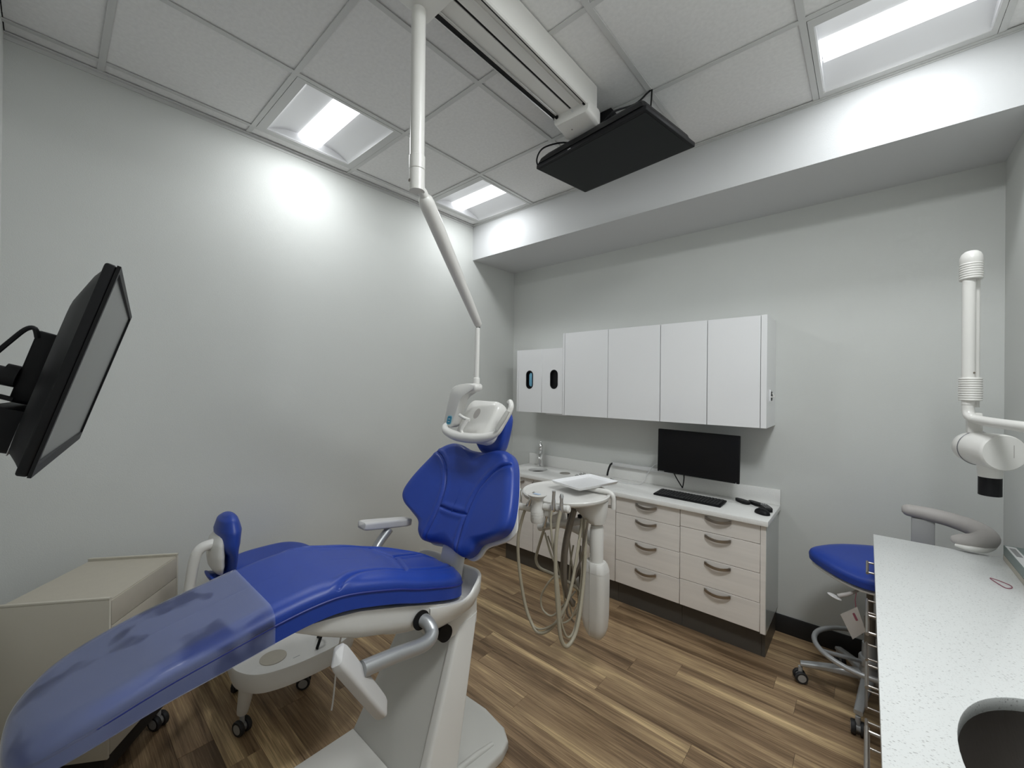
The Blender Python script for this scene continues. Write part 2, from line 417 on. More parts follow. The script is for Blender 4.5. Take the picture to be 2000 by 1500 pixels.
# ceiling lights
def light(x0, x1, y0, y1, label, pw_=1.0, sx_=.24, sy_=.126):
    cx, cy = (x0+x1)/2, (y0+y1)/2
    t = thing('ceiling_light', label, 'ceiling light', (cx, cy, ZC), 'recessed ceiling lights')
    x0 += .014; x1 -= .014; y0 += .014; y1 -= .014
    ix0, ix1, iy0, iy1 = x0+.018, x1-.018, y0+.045, y1-.045
    fr = B()
    fr.box(x0, x1, y0, iy0, ZC-.001, ZC+.004); fr.box(x0, x1, iy1, y1, ZC-.001, ZC+.004)
    fr.box(x0, ix0, iy0, iy1, ZC-.001, ZC+.004); fr.box(ix1, x1, iy0, iy1, ZC-.001, ZC+.004)
    obj('frame', fr, TEE, t, flat=True)
    # curved reflector wings either side of the diffuser, running along x
    lw = .073
    for sgn in (-1, 1):
        bm_ = B(); rings = []
        for k in range(13):
            q = k/12; yy = (iy0 if sgn < 0 else iy1)*(1-q)+(cy+sgn*lw)*q
            zz = ZC+.002+.052*math.sin(q*math.pi/2)**.8
            rings.append([Vector((ix0, yy, zz)), Vector((ix1, yy, zz)), Vector((ix1, yy, zz+.003)), Vector((ix0, yy, zz+.003))])
        bm_.rings(rings); obj('reflector', bm_, REFL, t)
    for xx in (ix0, ix1-.004):
        pl = [(iy0, ZC+.002)]+[(cy-lw+2*lw*k/10, ZC+.004) for k in range(11)]+[(iy1, ZC+.002), (iy1, ZC+.085), (iy0, ZC+.085)]
        obj('end_plate', B().prism(pl, xx-.001, xx+.005, lambda u, v, h: Vector((h, u, v))), REFL, t, flat=True)
    obj('housing', B().box(ix0-.01, ix1+.01, iy0-.01, iy1+.01, ZC+.083, ZC+.095), REFL, t, flat=True)
    bm_ = B(); rings = []
    for k in range(17):
        a = math.pi*k/16
        yy = cy-lw*math.cos(a); zz = ZC+.055-.040*math.sin(a)
        rings.append([Vector((ix0+.014, yy, zz)), Vector((ix1-.014, yy, zz)), Vector((ix1-.014, yy, zz+.004)), Vector((ix0+.014, yy, zz+.004))])
    bm_.rings(rings); obj('diffuser', bm_, LENS, t)
    ld = bpy.data.lights.new('ceiling_light_lamp', 'AREA'); ld.shape = 'RECTANGLE'; ld.size = sx_; ld.size_y = sy_
    ld.energy = LAMP*pw_; ld.spread = R(180); ld.color = (.95, .985, 1.0)
    lo = bpy.data.objects.new('lamp', ld); COL.objects.link(lo); lo.parent = t; lo.location = (0, 0, .0135)
light(GX[0], GX[1], GY[1], GY[2], 'square recessed ceiling light over the bare left wall, its long edge beside the wall', .46)
light(GX[0], GX[1], GY[3], YS, 'square recessed ceiling light in the far corner where left wall meets the soffit', .32)
light(GX[4], GX[5], GY[3], YS, 'square recessed ceiling light against the soffit, right of the ceiling screen', .30)

light(GX[4], GX[5], GY[1], GY[2], 'square recessed ceiling light directly above the speckled counter', 2.05, .50, .50)

# ------------------------------------------------------------------ cabinets along the back wall
def handle_bow(cx, y, cz, w_, par, m=NICK):
    pts = [(cx-w_/2+w_*k/12, y-.006-.020*math.sin(math.pi*k/12)**.7, cz+.010-.020*math.sin(math.pi*k/12)*.6) for k in range(13)]
    b = B(); R_ = []
    for p in pts:
        p = Vector(p); R_.append([p+Vector((0, -.003, -.0085)), p+Vector((0, .003, -.0085)), p+Vector((0, .003, .0085)), p+Vector((0, -.003, .0085))])
    b.rings(R_)
    for s in (-1, 1): b.box(cx+s*(w_/2-.008)-.005, cx+s*(w_/2-.008)+.005, y-.010, y+.001, cz+.002, cz+.016)
    return obj('handle', b, m, par, sharp=50)
FY = 2.735
def base_cab(name, x0, x1, label, doors=None, drawers=None):
    t = thing(name, label, 'cabinet', ((x0+x1)/2, 2.95, 0), 'base cabinets under the long worktop')
    if doors:   # sink unit: open-topped carcass so the bowls hang free
        obj('body', B().box(x0+.001, x1-.001, FY+.020, FY+.040, .160, .788).box(x0+.001, x1-.001, YB-.030, YB-.014, .160, .788).box(x0+.001, x0+.018, FY+.040, YB-.030, .160, .788)
            .box(x1-.018, x1-.001, FY+.040, YB-.030, .160, .788).box(x0+.018, x1-.018, FY+.040, YB-.030, .160, .178), LAMG, t, flat=True)
    else: obj('body', B().box(x0+.001, x1-.001, FY+.020, YB-.014, .160, .788), LAMG, t, flat=True)
    obj('toe_kick', B().box(x0+.001, x1-.001, 2.79, YB-.03, 0, .160), TOEK, t, flat=True)
    if drawers:
        for (z0, z1, hz) in drawers:
            d = obj('drawer', B().box(x0+.002, x1-.002, FY, FY+.019, z0+.0015, z1-.0015, .0012, seg=1), LAMG, t)
            handle_bow((x0+x1)/2, FY, hz, .150, d)
    if doors:
        for (a, b_, hx) in doors:
            d = obj('door', B().box(a+.002, b_-.002, FY, FY+.019, .164, .786, .0012, seg=1), LAMG, t)
            if hx is not None: handle_bow(hx, FY, .742, .12, d)
    return t
base_cab('base_cabinet', -2.500, -1.377, 'pale three-door base cabinet under the round sink, behind the chair back', doors=[(-2.495, -2.142, -2.30), (-2.142, -1.790, -2.09), (-1.790, -1.379, -1.74)])
base_cab('drawer_cabinet', -1.377, -.920, 'pale four-drawer base cabinet between the door cabinet and the end unit', drawers=[(.668, .786, .748), (.500, .668, .634), (.327, .500, .471), (.164, .327, .292)])
c3 = base_cab('drawer_cabinet', -.920, -.463, 'pale four-drawer base cabinet at the right end of the worktop', drawers=[(.676, .786, .758), (.506, .676, .644), (.334, .506, .474), (.164, .334, .306)])
obj('end_panel', B().box(-.463, -.436, FY-.002, YB-.001, .160, .790, .001, seg=1), LAMG, c3)
obj('side_panel', B().box(-.4358, -.4335, FY+.001, YB-.001, .162, .789), LAMPAN, c3)
obj('end_panel', B().box(-.4625, -.445, 2.79, YB-.001, 0, .160), TOEK, c3, label='dark toe kick return')
# worktop with real cut-outs: strips around the holes built as a ring grid
def slab_with_holes(x0, x1, y0, y1, z0, z1, holes, m, name, **kw):
    """holes: (cx,cy,rx,ry). polygon slab; boolean done with bmesh bridge by curves"""
    cu = bpy.data.curves.new('c', 'CURVE'); cu.dimensions = '2D'; cu.fill_mode = 'BOTH'; cu.extrude = (z1-z0)/2-.002; cu.bevel_depth = .002; cu.bevel_resolution = 1
    def poly(pts):
        s = cu.splines.new('POLY'); s.points.add(len(pts)-1); s.use_cyclic_u = True
        for i, p in enumerate(pts): s.points[i].co = (p[0], p[1], 0, 1)
    poly([(x0+.002, y0+.002), (x1-.002, y0+.002), (x1-.002, y1-.002), (x0+.002, y1-.002)])
    for (cx, cy, rx, ry) in holes:
        poly([(cx+(rx+.002)*math.cos(2*math.pi*k/64), cy-(ry+.002)*math.sin(2*math.pi*k/64)) for k in range(64)])
    o = bpy.data.objects.new('tmp', cu); COL.objects.link(o)
    dg = bpy.context.evaluated_depsgraph_get(); me = bpy.data.meshes.new_from_object(o.evaluated_get(dg))
    me.transform(Matrix.Translation((0, 0, (z0+z1)/2)))
    bpy.data.objects.remove(o); b = B(); b.bm.from_mesh(me); bpy.data.meshes.remove(me)
    bmesh.ops.remove_doubles(b.bm, verts=b.bm.verts[:], dist=1e-5)
    return obj(name, b, m, **kw)
WT = .820
t = thing('worktop', 'long white speckled worktop with low splashback above the pale base cabinets', 'worktop', (-1.47, 2.95, .79))
slab_with_holes(-2.510, -.423, 2.710, YB-.001, .790, WT, [(-2.256, 2.948, .082, .095), (-1.988, 2.985, .043, .043), (-1.80, 2.985, .075, .075)], WTOP, 'slab', parent=t)
obj('splashback', B().box(-2.510, -.423, YB-.020, YB-.001, WT, .922, .002), WTOP, t)
def bowl(t, cx, cy, rx, ry, z, dep, m, name='bowl'):
    b = B(); R_ = []
    prof = [(1.0, 0), (.99, -.2), (.96, -.55), (.86, -.85), (.6, -.98), (.15, -1.0)]
    for s_, h in prof: R_.append([Vector((cx+rx*s_*math.cos(2*math.pi*k/48), cy+ry*s_*math.sin(2*math.pi*k/48), z+h*dep)) for k in range(48)])
    b.rings(R_, cap=False); b.bm.faces.new([v for v in b.bm.verts][-48:])
    R2 = [[Vector((cx+(rx*s_+.003)*math.cos(2*math.pi*k/48), cy+(ry*s_+.003)*math.sin(2*math.pi*k/48), z+h*dep-.004)) for k in range(48)] for s_, h in prof]
    return obj(name, b, m, t)
def sink(label, cx, cy, rx, ry, z, dep, cat='sink', name='sink'):
    t = thing(name, label, cat, (cx, cy, z))
    bowl(t, cx, cy, rx+.004, ry+.004, z-.030, dep, STEELD)
    obj('drain', B().lathe([(.018, 0), (.020, .002), (.006, .001)], (cx, cy, z-dep-.002), 24), CHROME, t)
    return t
sink('small round steel sink sunk in the worktop below the chrome tap', -2.256, 2.948, .082, .095, .818, .12)
t = thing('waste_chute', 'small round waste hole with steel collar between the sink and the chrome basket', 'waste chute', (-1.988, 2.985, WT))
b = B().lathe([(.043, -.028), (.0425, -.03), (.0425, .001), (.046, .0015), (.046, .0), (.0432, -.001)], (-1.988, 2.985, WT), 40); 
obj('collar', b, NICK, t)
obj('chute', B().tube([(-1.988, 2.985, WT-.03), (-1.988, 2.985, WT-.2)], .0425, 32, cap=False), STEELD, t)
# cup filler / cuspidor basket beside it
t = thing('metal_basket', 'shiny metal basket holding small tools, set in the worktop behind the delivery tray', 'basket', (-1.80, 2.985, WT))
obj('rim', B().tube([(-1.80+.072*math.cos(a), 2.985+.072*math.sin(a), WT+.004) for a in [2*math.pi*k/32 for k in range(32)]], .004, 8, closed=True), CHROME, t)
obj('cup', B().tube([(-1.80, 2.985, WT+.002), (-1.80, 2.985, WT-.05)], .0715, 32, cap=True), STEEL, t)
for k in range(7):
    a = 2.2+k*.42
    p = Vector((-1.80+.06*math.cos(a), 2.985+.06*math.sin(a), WT))
    obj('clip', B().tube([p, p+Vector((.004, 0, .014)), p+Vector((.012, .006, .02)), p+Vector((.018, .008, .008))], .004, 8, smooth=3), CHROME, t)
# faucet
t = thing('faucet', 'slim chrome single-lever tap behind the small round sink', 'tap', (-2.326, 3.075, WT))
fx_, fy_ = -2.326, 3.075
obj('body', B().lathe([(.026, 0), (.028, .004), (.027, .02), (.023, .06), (.021, .09), (.026, .105), (.026, .125), (.020, .150), (.019, .165), (.024, .178), (.023, .2), (.014, .212), (.012, .216)], (fx_, fy_, WT), 32), CHROME, t)
obj('spout', B().tube([(fx_+.005, fy_-.01, WT+.125), (fx_+.025, fy_-.042, WT+.122), (fx_+.046, fy_-.078, WT+.104), (fx_+.050, fy_-.086, WT+.088)], [.016, .014, .012, .012], 16, smooth=5), CHROME, t)
obj('lever', B().cyl((fx_, fy_, WT+.214), (fx_, fy_+.002, WT+.226), .006).ell((fx_, fy_, WT+.233), .010, .010, .009), CHROME, t)

# wall cabinets
def wall_cab(x0, x1, yf, z0, z1, label, seams, slots=(), endcap=0):
    t = thing('wall_cabinet', label, 'cabinet', ((x0+x1)/2, 3.0, z0), 'white wall cabinets')
    obj('body', B().box(x0+.0008, x1-.0008-endcap*0, yf+.020, YB-.001, z0+.002, z1-.002), LAMW, t, flat=True)
    for i in range(len(seams)-1):
        a, b_ = seams[i], seams[i+1]
        hl = [s for s in slots if a < s[0] < b_]
        if not hl:
            obj('door', B().box(a+.0022, b_-.0022, yf, yf+.019, z0, z1, .001, seg=1), LAMW, t)
        else:
            cx, cz, cm = hl[0]
            cu = bpy.data.curves.new('c', 'CURVE'); cu.dimensions = '2D'; cu.fill_mode = 'BOTH'; cu.extrude = .0095
            for pts in ([(a+.0022, z0), (b_-.0022, z0), (b_-.0022, z1), (a+.0022, z1)], list(reversed([(cx+u, cz+v) for u, v in rrect(.076, .160, .037, 10)]))):
                s = cu.splines.new('POLY'); s.points.add(len(pts)-1); s.use_cyclic_u = True
                for k, p in enumerate(pts): s.points[k].co = (p[0], p[1], 0, 1)
            o = bpy.data.objects.new('tmp', cu); COL.objects.link(o)
            me = bpy.data.meshes.new_from_object(o.evaluated_get(bpy.context.evaluated_depsgraph_get())); bpy.data.objects.remove(o)
            me.transform(Matrix(((1, 0, 0, 0), (0, 0, -1, yf+.0095), (0, 1, 0, 0), (0, 0, 0, 1))))
            bb = B(); bb.bm.from_mesh(me); bmesh.ops.remove_doubles(bb.bm, verts=bb.bm.verts[:], dist=1e-5)
            d = obj('door', bb, LAMW, t, flat=True)
            # oval grommet and recessed dispenser behind
            ou = rrect(.080, .164, .039, 10); inn = rrect(.064, .148, .031, 10)
            g = B(); g.rings([[Vector((cx+p[0], yf-.002, cz+p[1])) for p in ou], [Vector((cx+p[0], yf-.003, cz+p[1])) for p in inn], [Vector((cx+p[0], yf+.0195, cz+p[1])) for p in inn], [Vector((cx+p[0], yf+.0195, cz+p[1])) for p in rrect(.074, .158, .036, 10)]], cap=False)
            obj('grommet', g, BLACK, d)
            obj('recess_lining', B().box(cx-.045, cx+.045, yf+.0192, yf+.0199, cz-.085, cz+.085), BLACK, d, flat=True)
    return t
t = wall_cab(-2.437, -1.930, 2.85, 1.347, 1.905, 'low white wall cabinet with two oval slot openings, nearest the left wall', [-2.420, -2.150, -1.931], [(-2.286, 1.637, 0), (-2.019, 1.640, 0)])
obj('end_panel', B().box(-2.4368, -2.4215, 2.85, 2.8695, 1.347, 1.905, .001, seg=1), LAMW, t)
g = thing('glove_stack', 'pale blue gloves showing through the left oval slot of the wall cabinet', 'gloves', (-2.280, 2.858, 1.637))
obj('glove', B().prism(rrect(.040, .122, .018, 8), 2.857, 2.8690, lambda u, v, h: Vector((-2.275+u, h, 1.637+v)), .003), GLOVEB, g)
obj('glove', B().prism(rrect(.012, .100, .005, 6), 2.853, 2.8570, lambda u, v, h: Vector((-2.268+u, h, 1.640+v)), .0015), GLOVEB, g)
t = wall_cab(-1.930, -1.105, 2.85, 1.340, 2.026, 'tall white wall cabinet with two plain doors, beside the oval slots', [-1.912, -1.512, -1.1055])
obj('end_panel', B().box(-1.9295, -1.9135, 2.848, 2.8695, 1.340, 2.026, .001, seg=1), LAMW, t)
t = wall_cab(-1.105, -.489, 2.85, 1.340, 2.026, 'tall white wall cabinet with two plain doors above the desk monitor', [-1.1045, -.794, -.4895])
obj('end_panel', B().box(-.4885, -.457, 2.848, YB-.001, 1.340, 2.028, .001, seg=1), LAMW, t)
# the little bracket under the small cabinet
tag(obj('dispenser', B().box(-2.20, -1.98, 2.98, 3.10, 1.322, 1.346, .004), LAMW, loc=(-2.1, 3.04, 1.322)), 'slim white dispenser box fixed under the low cabinet with oval slots', 'dispenser')
t = thing('charger_socket', 'small black socket with a white lead on the side of the wall cabinets', 'socket', (-.4565, 2.985, 1.53))
obj('plate', B().box(-.4568, -.452, 2.965, 3.015, 1.505, 1.562, .002), BLACK, t)
obj('bracket', B().box(-.4568, -.449, 2.925, 2.945, 1.50, 1.575, .002), LAMW, t)
obj('lead', B().tube([(-.446, 2.94, 1.53), (-.440, 2.965, 1.528), (-.442, 2.985, 1.538), (-.450, 2.995, 1.552)], .004, 8, smooth=5), WHITE, t)

# ------------------------------------------------------------------ desk monitor and worktop things
t = thing('desk_monitor', 'black flat monitor hung on the wall above the keyboard, screen off', 'monitor', (-.89, 2.95, 1.12))
Mrot = Matrix.Translation((-.889, 2.95, 1.119)) @ Matrix.Rotation(R(.7), 4, 'Y') @ Matrix.Rotation(R(-1.5), 4, 'Z')
obj('casing', B().box(-.270, .270, .0, .022, -.156, .156, .004, M=Mrot), BLACK, t)
obj('screen', B().box(-.264, .264, -.0012, .001, -.143, .150, M=Mrot), BLKG, t, flat=True)
bk = B(); bk.box(-.16, .16, .022, .045, -.10, .10, .01, M=Mrot); obj('rear_cover', bk, BLACK, t)
obj('arm', B().cyl((-.889, 2.99, 1.12), (-.889, YB-.012, 1.12), .022).box(-.945, -.833, YB-.014, YB-.0005, 1.06, 1.18, .003), BLACK, t)
for k in range(5): obj('print', B().box(-.257+.008*k, -.252+.008*k, -.0020, -.0010, -.1535, -.1480, M=Mrot), LABELG, t, flat=True)
obj('power_light', B().box(.250, .254, -.0022, -.0010, -.153, -.149, M=Mrot), LABEL, t, flat=True)
tag(obj('monitor_cable', B().tube([(-1.05, 2.985, .975), (-1.045, 3.0, .94), (-1.004, 3.01, .870), (-.996, 3.01, .868), (-.984, 3.0, .935), (-.984, 2.985, .975)], .004, 8, smooth=6), BLACK, loc=(-1.0, 3, .87)), 'thin black cable looping down below the desk monitor', 'cable')
tag(obj('cable_channel', B().box(-1.60, -1.10, YB-.050, YB-.0205, .9225, .952, .003), LABEL, loc=(-1.4, 3.12, .92)), 'flat white strip lying on the splashback left of the desk monitor', 'cable channel')
kb = thing('keyboard', 'black slim keyboard in front of the desk monitor', 'keyboard', (-.915, 2.90, WT))
KM = Matrix.Translation((-.917, 2.896, WT)) @ Matrix.Rotation(R(-1.6), 4, 'Z') @ Matrix.Rotation(R(3), 4, 'X')
obj('case', B().box(-.22, .22, -.072, .072, .0015+.0025, .016, .004, M=KM), BLACK, kb)
kk = None
for r_ in range(6):
    n_ = 21
    for c_ in range(n_):
        if r_ == 5 and 4 < c_ < 10: continue
        x_ = -.208+c_*.0198; y_ = .055-r_*.0222
        b = B().box(x_, x_+.0168, y_-.0085, y_+.0085, .016, .0205, .0015, M=KM, seg=1)
        if kk is None:
            kk = obj('key', b, KEYS, kb); base = (x_, y_)
        else:
            b.bm.free(); o = inst('key', kk.data, kb, (0, 0, 0))
            d_ = KM.to_3x3() @ Vector((x_-base[0], y_-base[1], 0)); o.location = d_
obj('space_bar', B().box(-.208+5*.0198, -.208+10*.0198-.003, .055-5*.0222-.0085, .055-5*.0222+.0085, .016, .0205, .0015, M=KM, seg=1), KEYS, kb)
t = thing('mouse', 'black computer mouse at the front right end of the worktop', 'mouse', (-.478, 2.865, WT))
Mm = Matrix.Rotation(R(-35), 4, 'Z')
b = B().ell((-.478, 2.865, WT+.002), .047, .031, .030, Mm, 28, 2.3)
for v in b.bm.verts: v.co.z = max(v.co.z, WT+.0005)
obj('shell', b, BLACK, t)
obj('wheel', B().ell((-.496, 2.877, WT+.030), .006, .003, .004, Mm, 12), RUBBER, t)
def remote(name, label, cat, c, ang, L_, W_, H_, keys=True, taper=0):
    t = thing(name, label, cat, (c[0], c[1], WT))
    MM = Matrix.Translation((c[0], c[1], WT)) @ Matrix.Rotation(R(ang), 4, 'Z')
    ol = [(L_/2*math.cos(a)*(abs(math.cos(a))**-.35 if abs(math.cos(a)) > .01 else 1), W_/2*math.sin(a)*(1-taper*math.cos(a))) for a in [2*math.pi*k/36+.01 for k in range(36)]]
    obj('case', B().prism(ol, .0005, H_, lambda u, v, h: MM @ Vector((u, v, h)), H_*.35), BLACK, t)
    if keys:
        for i in range(5):
            for j in range(3):
                u = -L_*.30+i*L_*.13; v = (j-1)*W_*.24
                obj('button', B().box(u-.005, u+.005, v-.003, v+.003, H_-.001, H_+.0012, .0008, M=MM, seg=1), LABELG if i > 0 else LABEL, t)
    return t
remote('remote_control', 'black remote control with grey buttons, near the splashback end', 'remote control', (-.478, 2.985), -62, .15, .048, .020)
remote('remote_control', 'left of two small black holders behind the mouse, pointed at one end', 'remote control', (-.625, 3.055), -38, .12, .045, .018, keys=False, taper=-.45)
remote('remote_control', 'right of two small black holders, between its twin and the remote', 'remote control', (-.550, 3.055), -38, .11, .042, .018, keys=False, taper=-.45)
tag(obj('network_cable', B().tube([(-1.595, 3.118, .945), (-1.615, 3.105, .93), (-1.622, 3.08, .885), (-1.615, 3.05, .850)], .0075, 10, smooth=6), BLACK, loc=(-1.6, 3.1, .85)), 'short thick black cable dropping from the white strip', 'cable')
t = thing('desk_puck', 'small white round plug adaptor where black and white cables meet', 'adaptor', (-1.595, 3.02, WT))
obj('base', B().lathe([(.032, 0), (.034, .004), (.033, .016), (.026, .022), (.010, .026)], (-1.595, 3.02, WT), 28), WHITE, t)
obj('plug', B().cyl((-1.565, 3.01, WT+.010), (-1.535, 3.00, WT+.009), .009), BLACK, t)
tag(obj('white_cable', B().tube([(-1.535, 3.00, WT+.008), (-1.45, 3.0, WT+.004), (-1.36, 3.02, WT+.004), (-1.31, 3.05, WT+.02), (-1.285, 3.085, WT+.09), (-1.26, 3.11, WT+.14), (-1.22, 3.115, WT+.17), (-1.10, 3.12, WT+.20), (-.99, 3.13, WT+.24)], .0032, 8, smooth=6), LABEL, loc=(-1.4, 3.05, WT)), 'thin white cable looping from the adaptor up behind the desk monitor', 'cable')
# ------------------------------------------------------------------ dental chair
X0 = -1.467
def smooth1(tab):
    q = catmull([(a, b, 0) for a, b in tab], 8); X = [p.x for p in q]; Y_ = [p.y for p in q]
    return lambda v: float(np.interp(v, X, Y_))
zt = smooth1([(-.08, .785), (-.03, .812), (.03, .842), (.12, .873), (.21, .897), (.33, .920), (.44, .940), (.55, .953), (.65, .950), (.8, .915), (.9, .880), (1.0, .848), (1.1, .812), (1.2, .775), (1.26, .75)])
ch = thing('dental_chair', 'blue and white reclining patient treatment chair, raised and tilted back', 'dental chair', (X0, .9, 0))
# base
bp = [(-1.71, .42), (-1.66, .34), (-1.27, .34), (-1.16, .42), (-1.145, .60), (-1.145, 1.27), (-1.165, 1.33), (-1.225, 1.37), (-1.36, 1.385), (-1.60, 1.385), (-1.69, 1.34), (-1.71, 1.25)]
obj('base_plate', B().prism(bp, 0, .045, None, .010), GREYSH, ch)
obj('base_rib', B().tube([(-1.203, 1.27, .044), (-1.214, 1.19, .046), (-1.228, 1.05, .046), (-1.235, .8, .044)], [.010, .013, .013, .010], 12), GREYSH, ch)
obj('front_cover', B().prism([(-1.708, .40), (-1.235, .40), (-1.235, .905), (-1.708, .905)], .0455, .058, None, .003), WHITE, ch)
# inclined lift column: front panel, side rails
def lerp(a, b_, t): return a+(b_-a)*t
b = B(); R_ = []
for k in range(9):
    t_ = k/8; z = lerp(.046, .53, t_); yf = .907+.60*(z-.046)
    xl = -1.712+.02*t_; xr = lerp(-1.262, -1.375, t_)
    R_.append([Vector((xl, yf, z)), Vector((xr, yf, z)), Vector((xr, yf+.12, z)), Vector((xl+.02, yf+.16, z))])
b.rings(R_); obj('lift_panel', b, GREYSH, ch)
def rail(x_0, x_1, wd, name='side_rail'):
    b = B(); R_ = []
    for k in range(11):
        t_ = k/10; z = lerp(.045, .545, t_); yf = .885+.60*(z-.046); cx = lerp(x_0, x_1, t_); dp = lerp(.20, .115, t_)
        R_.append([Vector((cx+p[0], yf+dp/2+p[1], z+p[1]*.22)) for p in rrect(wd, dp, .016, 5)])
    b.rings(R_); return obj(name, b, WHITE, ch)
rail(-1.235, -1.352, .050)
obj('lift_head', B().box(X0-.13, X0+.135, 1.12, 1.30, .50, .66, .012), WHITE, ch)
obj('pivot_cover', B().box(X0+.04, X0+.12, 1.06, 1.16, .535, .60, .004), GREYSH, ch)
obj('pivot_cap', B().cyl((X0+.10, 1.105, .545), (X0+.150, 1.10, .548), .034), BLACK, ch)
# moulded seat shell
sec = [(.44, .862, .02, .12), (.50, .818, .06, .16), (.58, .770, .12, .190), (.69, .714, .16, .205), (.87, .660, .17, .216), (1.0, .626, .165, .222), (1.08, .612, .15, .222), (1.15, .614, .12, .20), (1.20, .630, .07, .15)]
b = B(); R_ = []
for (y_, zb, hb, hr) in sec:
    zr = max(zt(y_)-.112, zb+.008)
    row = []
    for k in range(25):
        a = math.pi*k/24
        cx_, sx_ = math.cos(a), math.sin(a)
        row.append(Vector((X0+hr*math.copysign(abs(cx_)**.42, cx_), y_, zr-(zr-zb)*abs(sx_)**.42)))
    R_.append(row)
b.rings(R_); obj('seat_shell', b, WHITE, ch, sharp=60)
rim = [(.228, .96, .735), (.235, 1.02, .722), (.238, 1.07, .714), (.238, 1.12, .707), (.236, 1.165, .717), (.229, 1.20, .737), (.215, 1.235, .752), (.190, 1.266, .756), (.140, 1.292, .751), (.08, 1.305, .742), (0, 1.31, .735)]
rim = rim+[(-p[0], p[1], p[2]) for p in reversed(rim[:-1])]
b = B(); R_ = []
for q in catmull(rim, 5):
    def at(sc_, z): return Vector((X0+q.x*sc_, 1.0+(q.y-1.0)*sc_, z))
    R_.append([at(.55, .612), at(.80, .617), at(.92, .645), at(.985, .69 if q.z > .70 else q.z-.02), at(1.0, q.z-.008), at(.992, q.z), at(.962, q.z+.001), at(.945, q.z-.006), at(.91, .685), at(.80, .664), at(.55, .650)])
b.rings(R_); obj('rear_shell', b, WHITE, ch, sharp=60)
obj('rear_shell_floor', B().prism([(X0+.13*math.cos(a), 1.03+.18*math.sin(a)) for a in [2*math.pi*k/24 for k in range(24)]], .612, .655), WHITE, ch)
# seat and leg rest upholstery
so = [(0, -.060), (.10, -.050), (.160, -.005), (.188, .08), (.197, .22), (.203, .42), (.213, .6), (.232, .8), (.236, .95), (.222, 1.07), (.178, 1.16), (.10, 1.212), (0, 1.225)]
so = so+[(-p[0], p[1]) for p in reversed(so[1:-1])]
sN = [(.245, .585), (.200, .625), (.160, .70), (.150, .78), (.158, .88), (.150, 1.0), (.115, 1.12), (.06, 1.20)]
sF = [(-p[0], p[1]) for p in sN]
fs = lambda u, v, h: Vector((X0+u, v, zt(v)-.032+(h if h > -.01 else -.01+(h+.01)*min(1, .62+.38*max(0, v+.02)/.40))))
seam_side = []
obj('seat_cushion', pad(so, .14, 1.02, .032, .055, .074, fs, [sN, sF, [(-.155, .92), (-.02, .955), (.08, .93), (.156, .90)], [(-.02, .955), (-.06, 1.06), (-.10, 1.15)]], rings=76, n=520, groove=.006, gw=.0048), BLUE, ch)
# piping along the side
ppts = catmull([(p[0]*1.006, p[1]*1.0, 0) for p in so], 8, True)
obj('piping', B().tube([fs(p.x, p.y, -.012) for p in ppts], .0035, 8, closed=True), BLUE2, ch)
obj('leg_rest_board', B().prism([(p[0]*.72, lerp(.06, .60, (p[1]+.068)/.70)) for p in so if p[1] < .62], -.082, -.092+.002, fs), WHITE, ch)
# clear film over the leg rest: a thing of its own
cv = thing('leg_rest_cover', 'clear glossy plastic sleeve pulled over the foot end of the blue chair', 'plastic cover', (X0, .2, .80))
so2 = [(p[0]*1.02, p[1]-.004) for p in so]
obj('sleeve', pad(so2, .14, 1.02, .034, .055, .074, fs, [], rings=40, n=300, keep=lambda c: c.y < .432, off=.002), FILM, cv)
obj('hem', B().tube([fs(u, .430, .0045+.0-.034*(abs(u)/.2)**5) for u in [(-.198+.396*k/30) for k in range(31)]], .0014, 6), FILM, cv)
# backrest
tilt = R(28.6); D2 = Vector((0, math.sin(tilt), math.cos(tilt))); NF = Vector((0, -math.cos(tilt), math.sin(tilt)))
O_ = Vector((X0, 1.203, .8813))
fbk = lambda u, v, h: O_+Vector((u, 0, 0))+D2*v+NF*(h-.03+.055*(abs(u)/.36)**2.2)
bo = [(0, .432), (.07, .436), (.135, .452), (.20, .448), (.262, .405), (.315, .315), (.358, .215), (.372, .140), (.345, .095), (.275, .060), (.215, .030), (.190, -.015), (.150, -.042), (.100, -.040), (.05, -.030), (0, -.026)]
bo = bo+[(-p[0], p[1]) for p in reversed(bo[1:-1])]
s1 = [(.262, .385), (.205, .362), (.150, .310), (.112, .235), (.100, .17), (.098, .10), (.104, .03), (.112, -.03)]
s2 = [(-p[0], p[1]) for p in s1]
bk = obj('backrest_cushion', pad(bo, .08, .36, .035, .06, .045, fbk, [s1, s2, [(-.098, .128), (0, .124), (.098, .128)]], rings=84, n=460, groove=.008, gw=.0052), BLUE, ch)
bo3 = [(p[0]*(.985 if p[1] < .16 else .93), p[1]*.97-.006) for p in bo]
obj('backrest_shell', pad(bo3, .08, .36, .01, .04, .020, lambda u, v, h: fbk(u, v, h-.060), rings=12, n=200), WHITE, ch)
# strut between seat and backrest
b = B(); R_ = []
for k in range(13):
    t_ = k/12; c0 = Vector((X0, lerp(1.235, 1.325, t_**1.3), lerp(.62, .99, t_))); wd = lerp(.125, .105, t_); dp = .075
    R_.append([c0+Vector((p[0], p[1], 0)) for p in rrect(wd, dp, .025, 5)])
b.rings(R_); obj('backrest_strut', b, WHITE, ch)
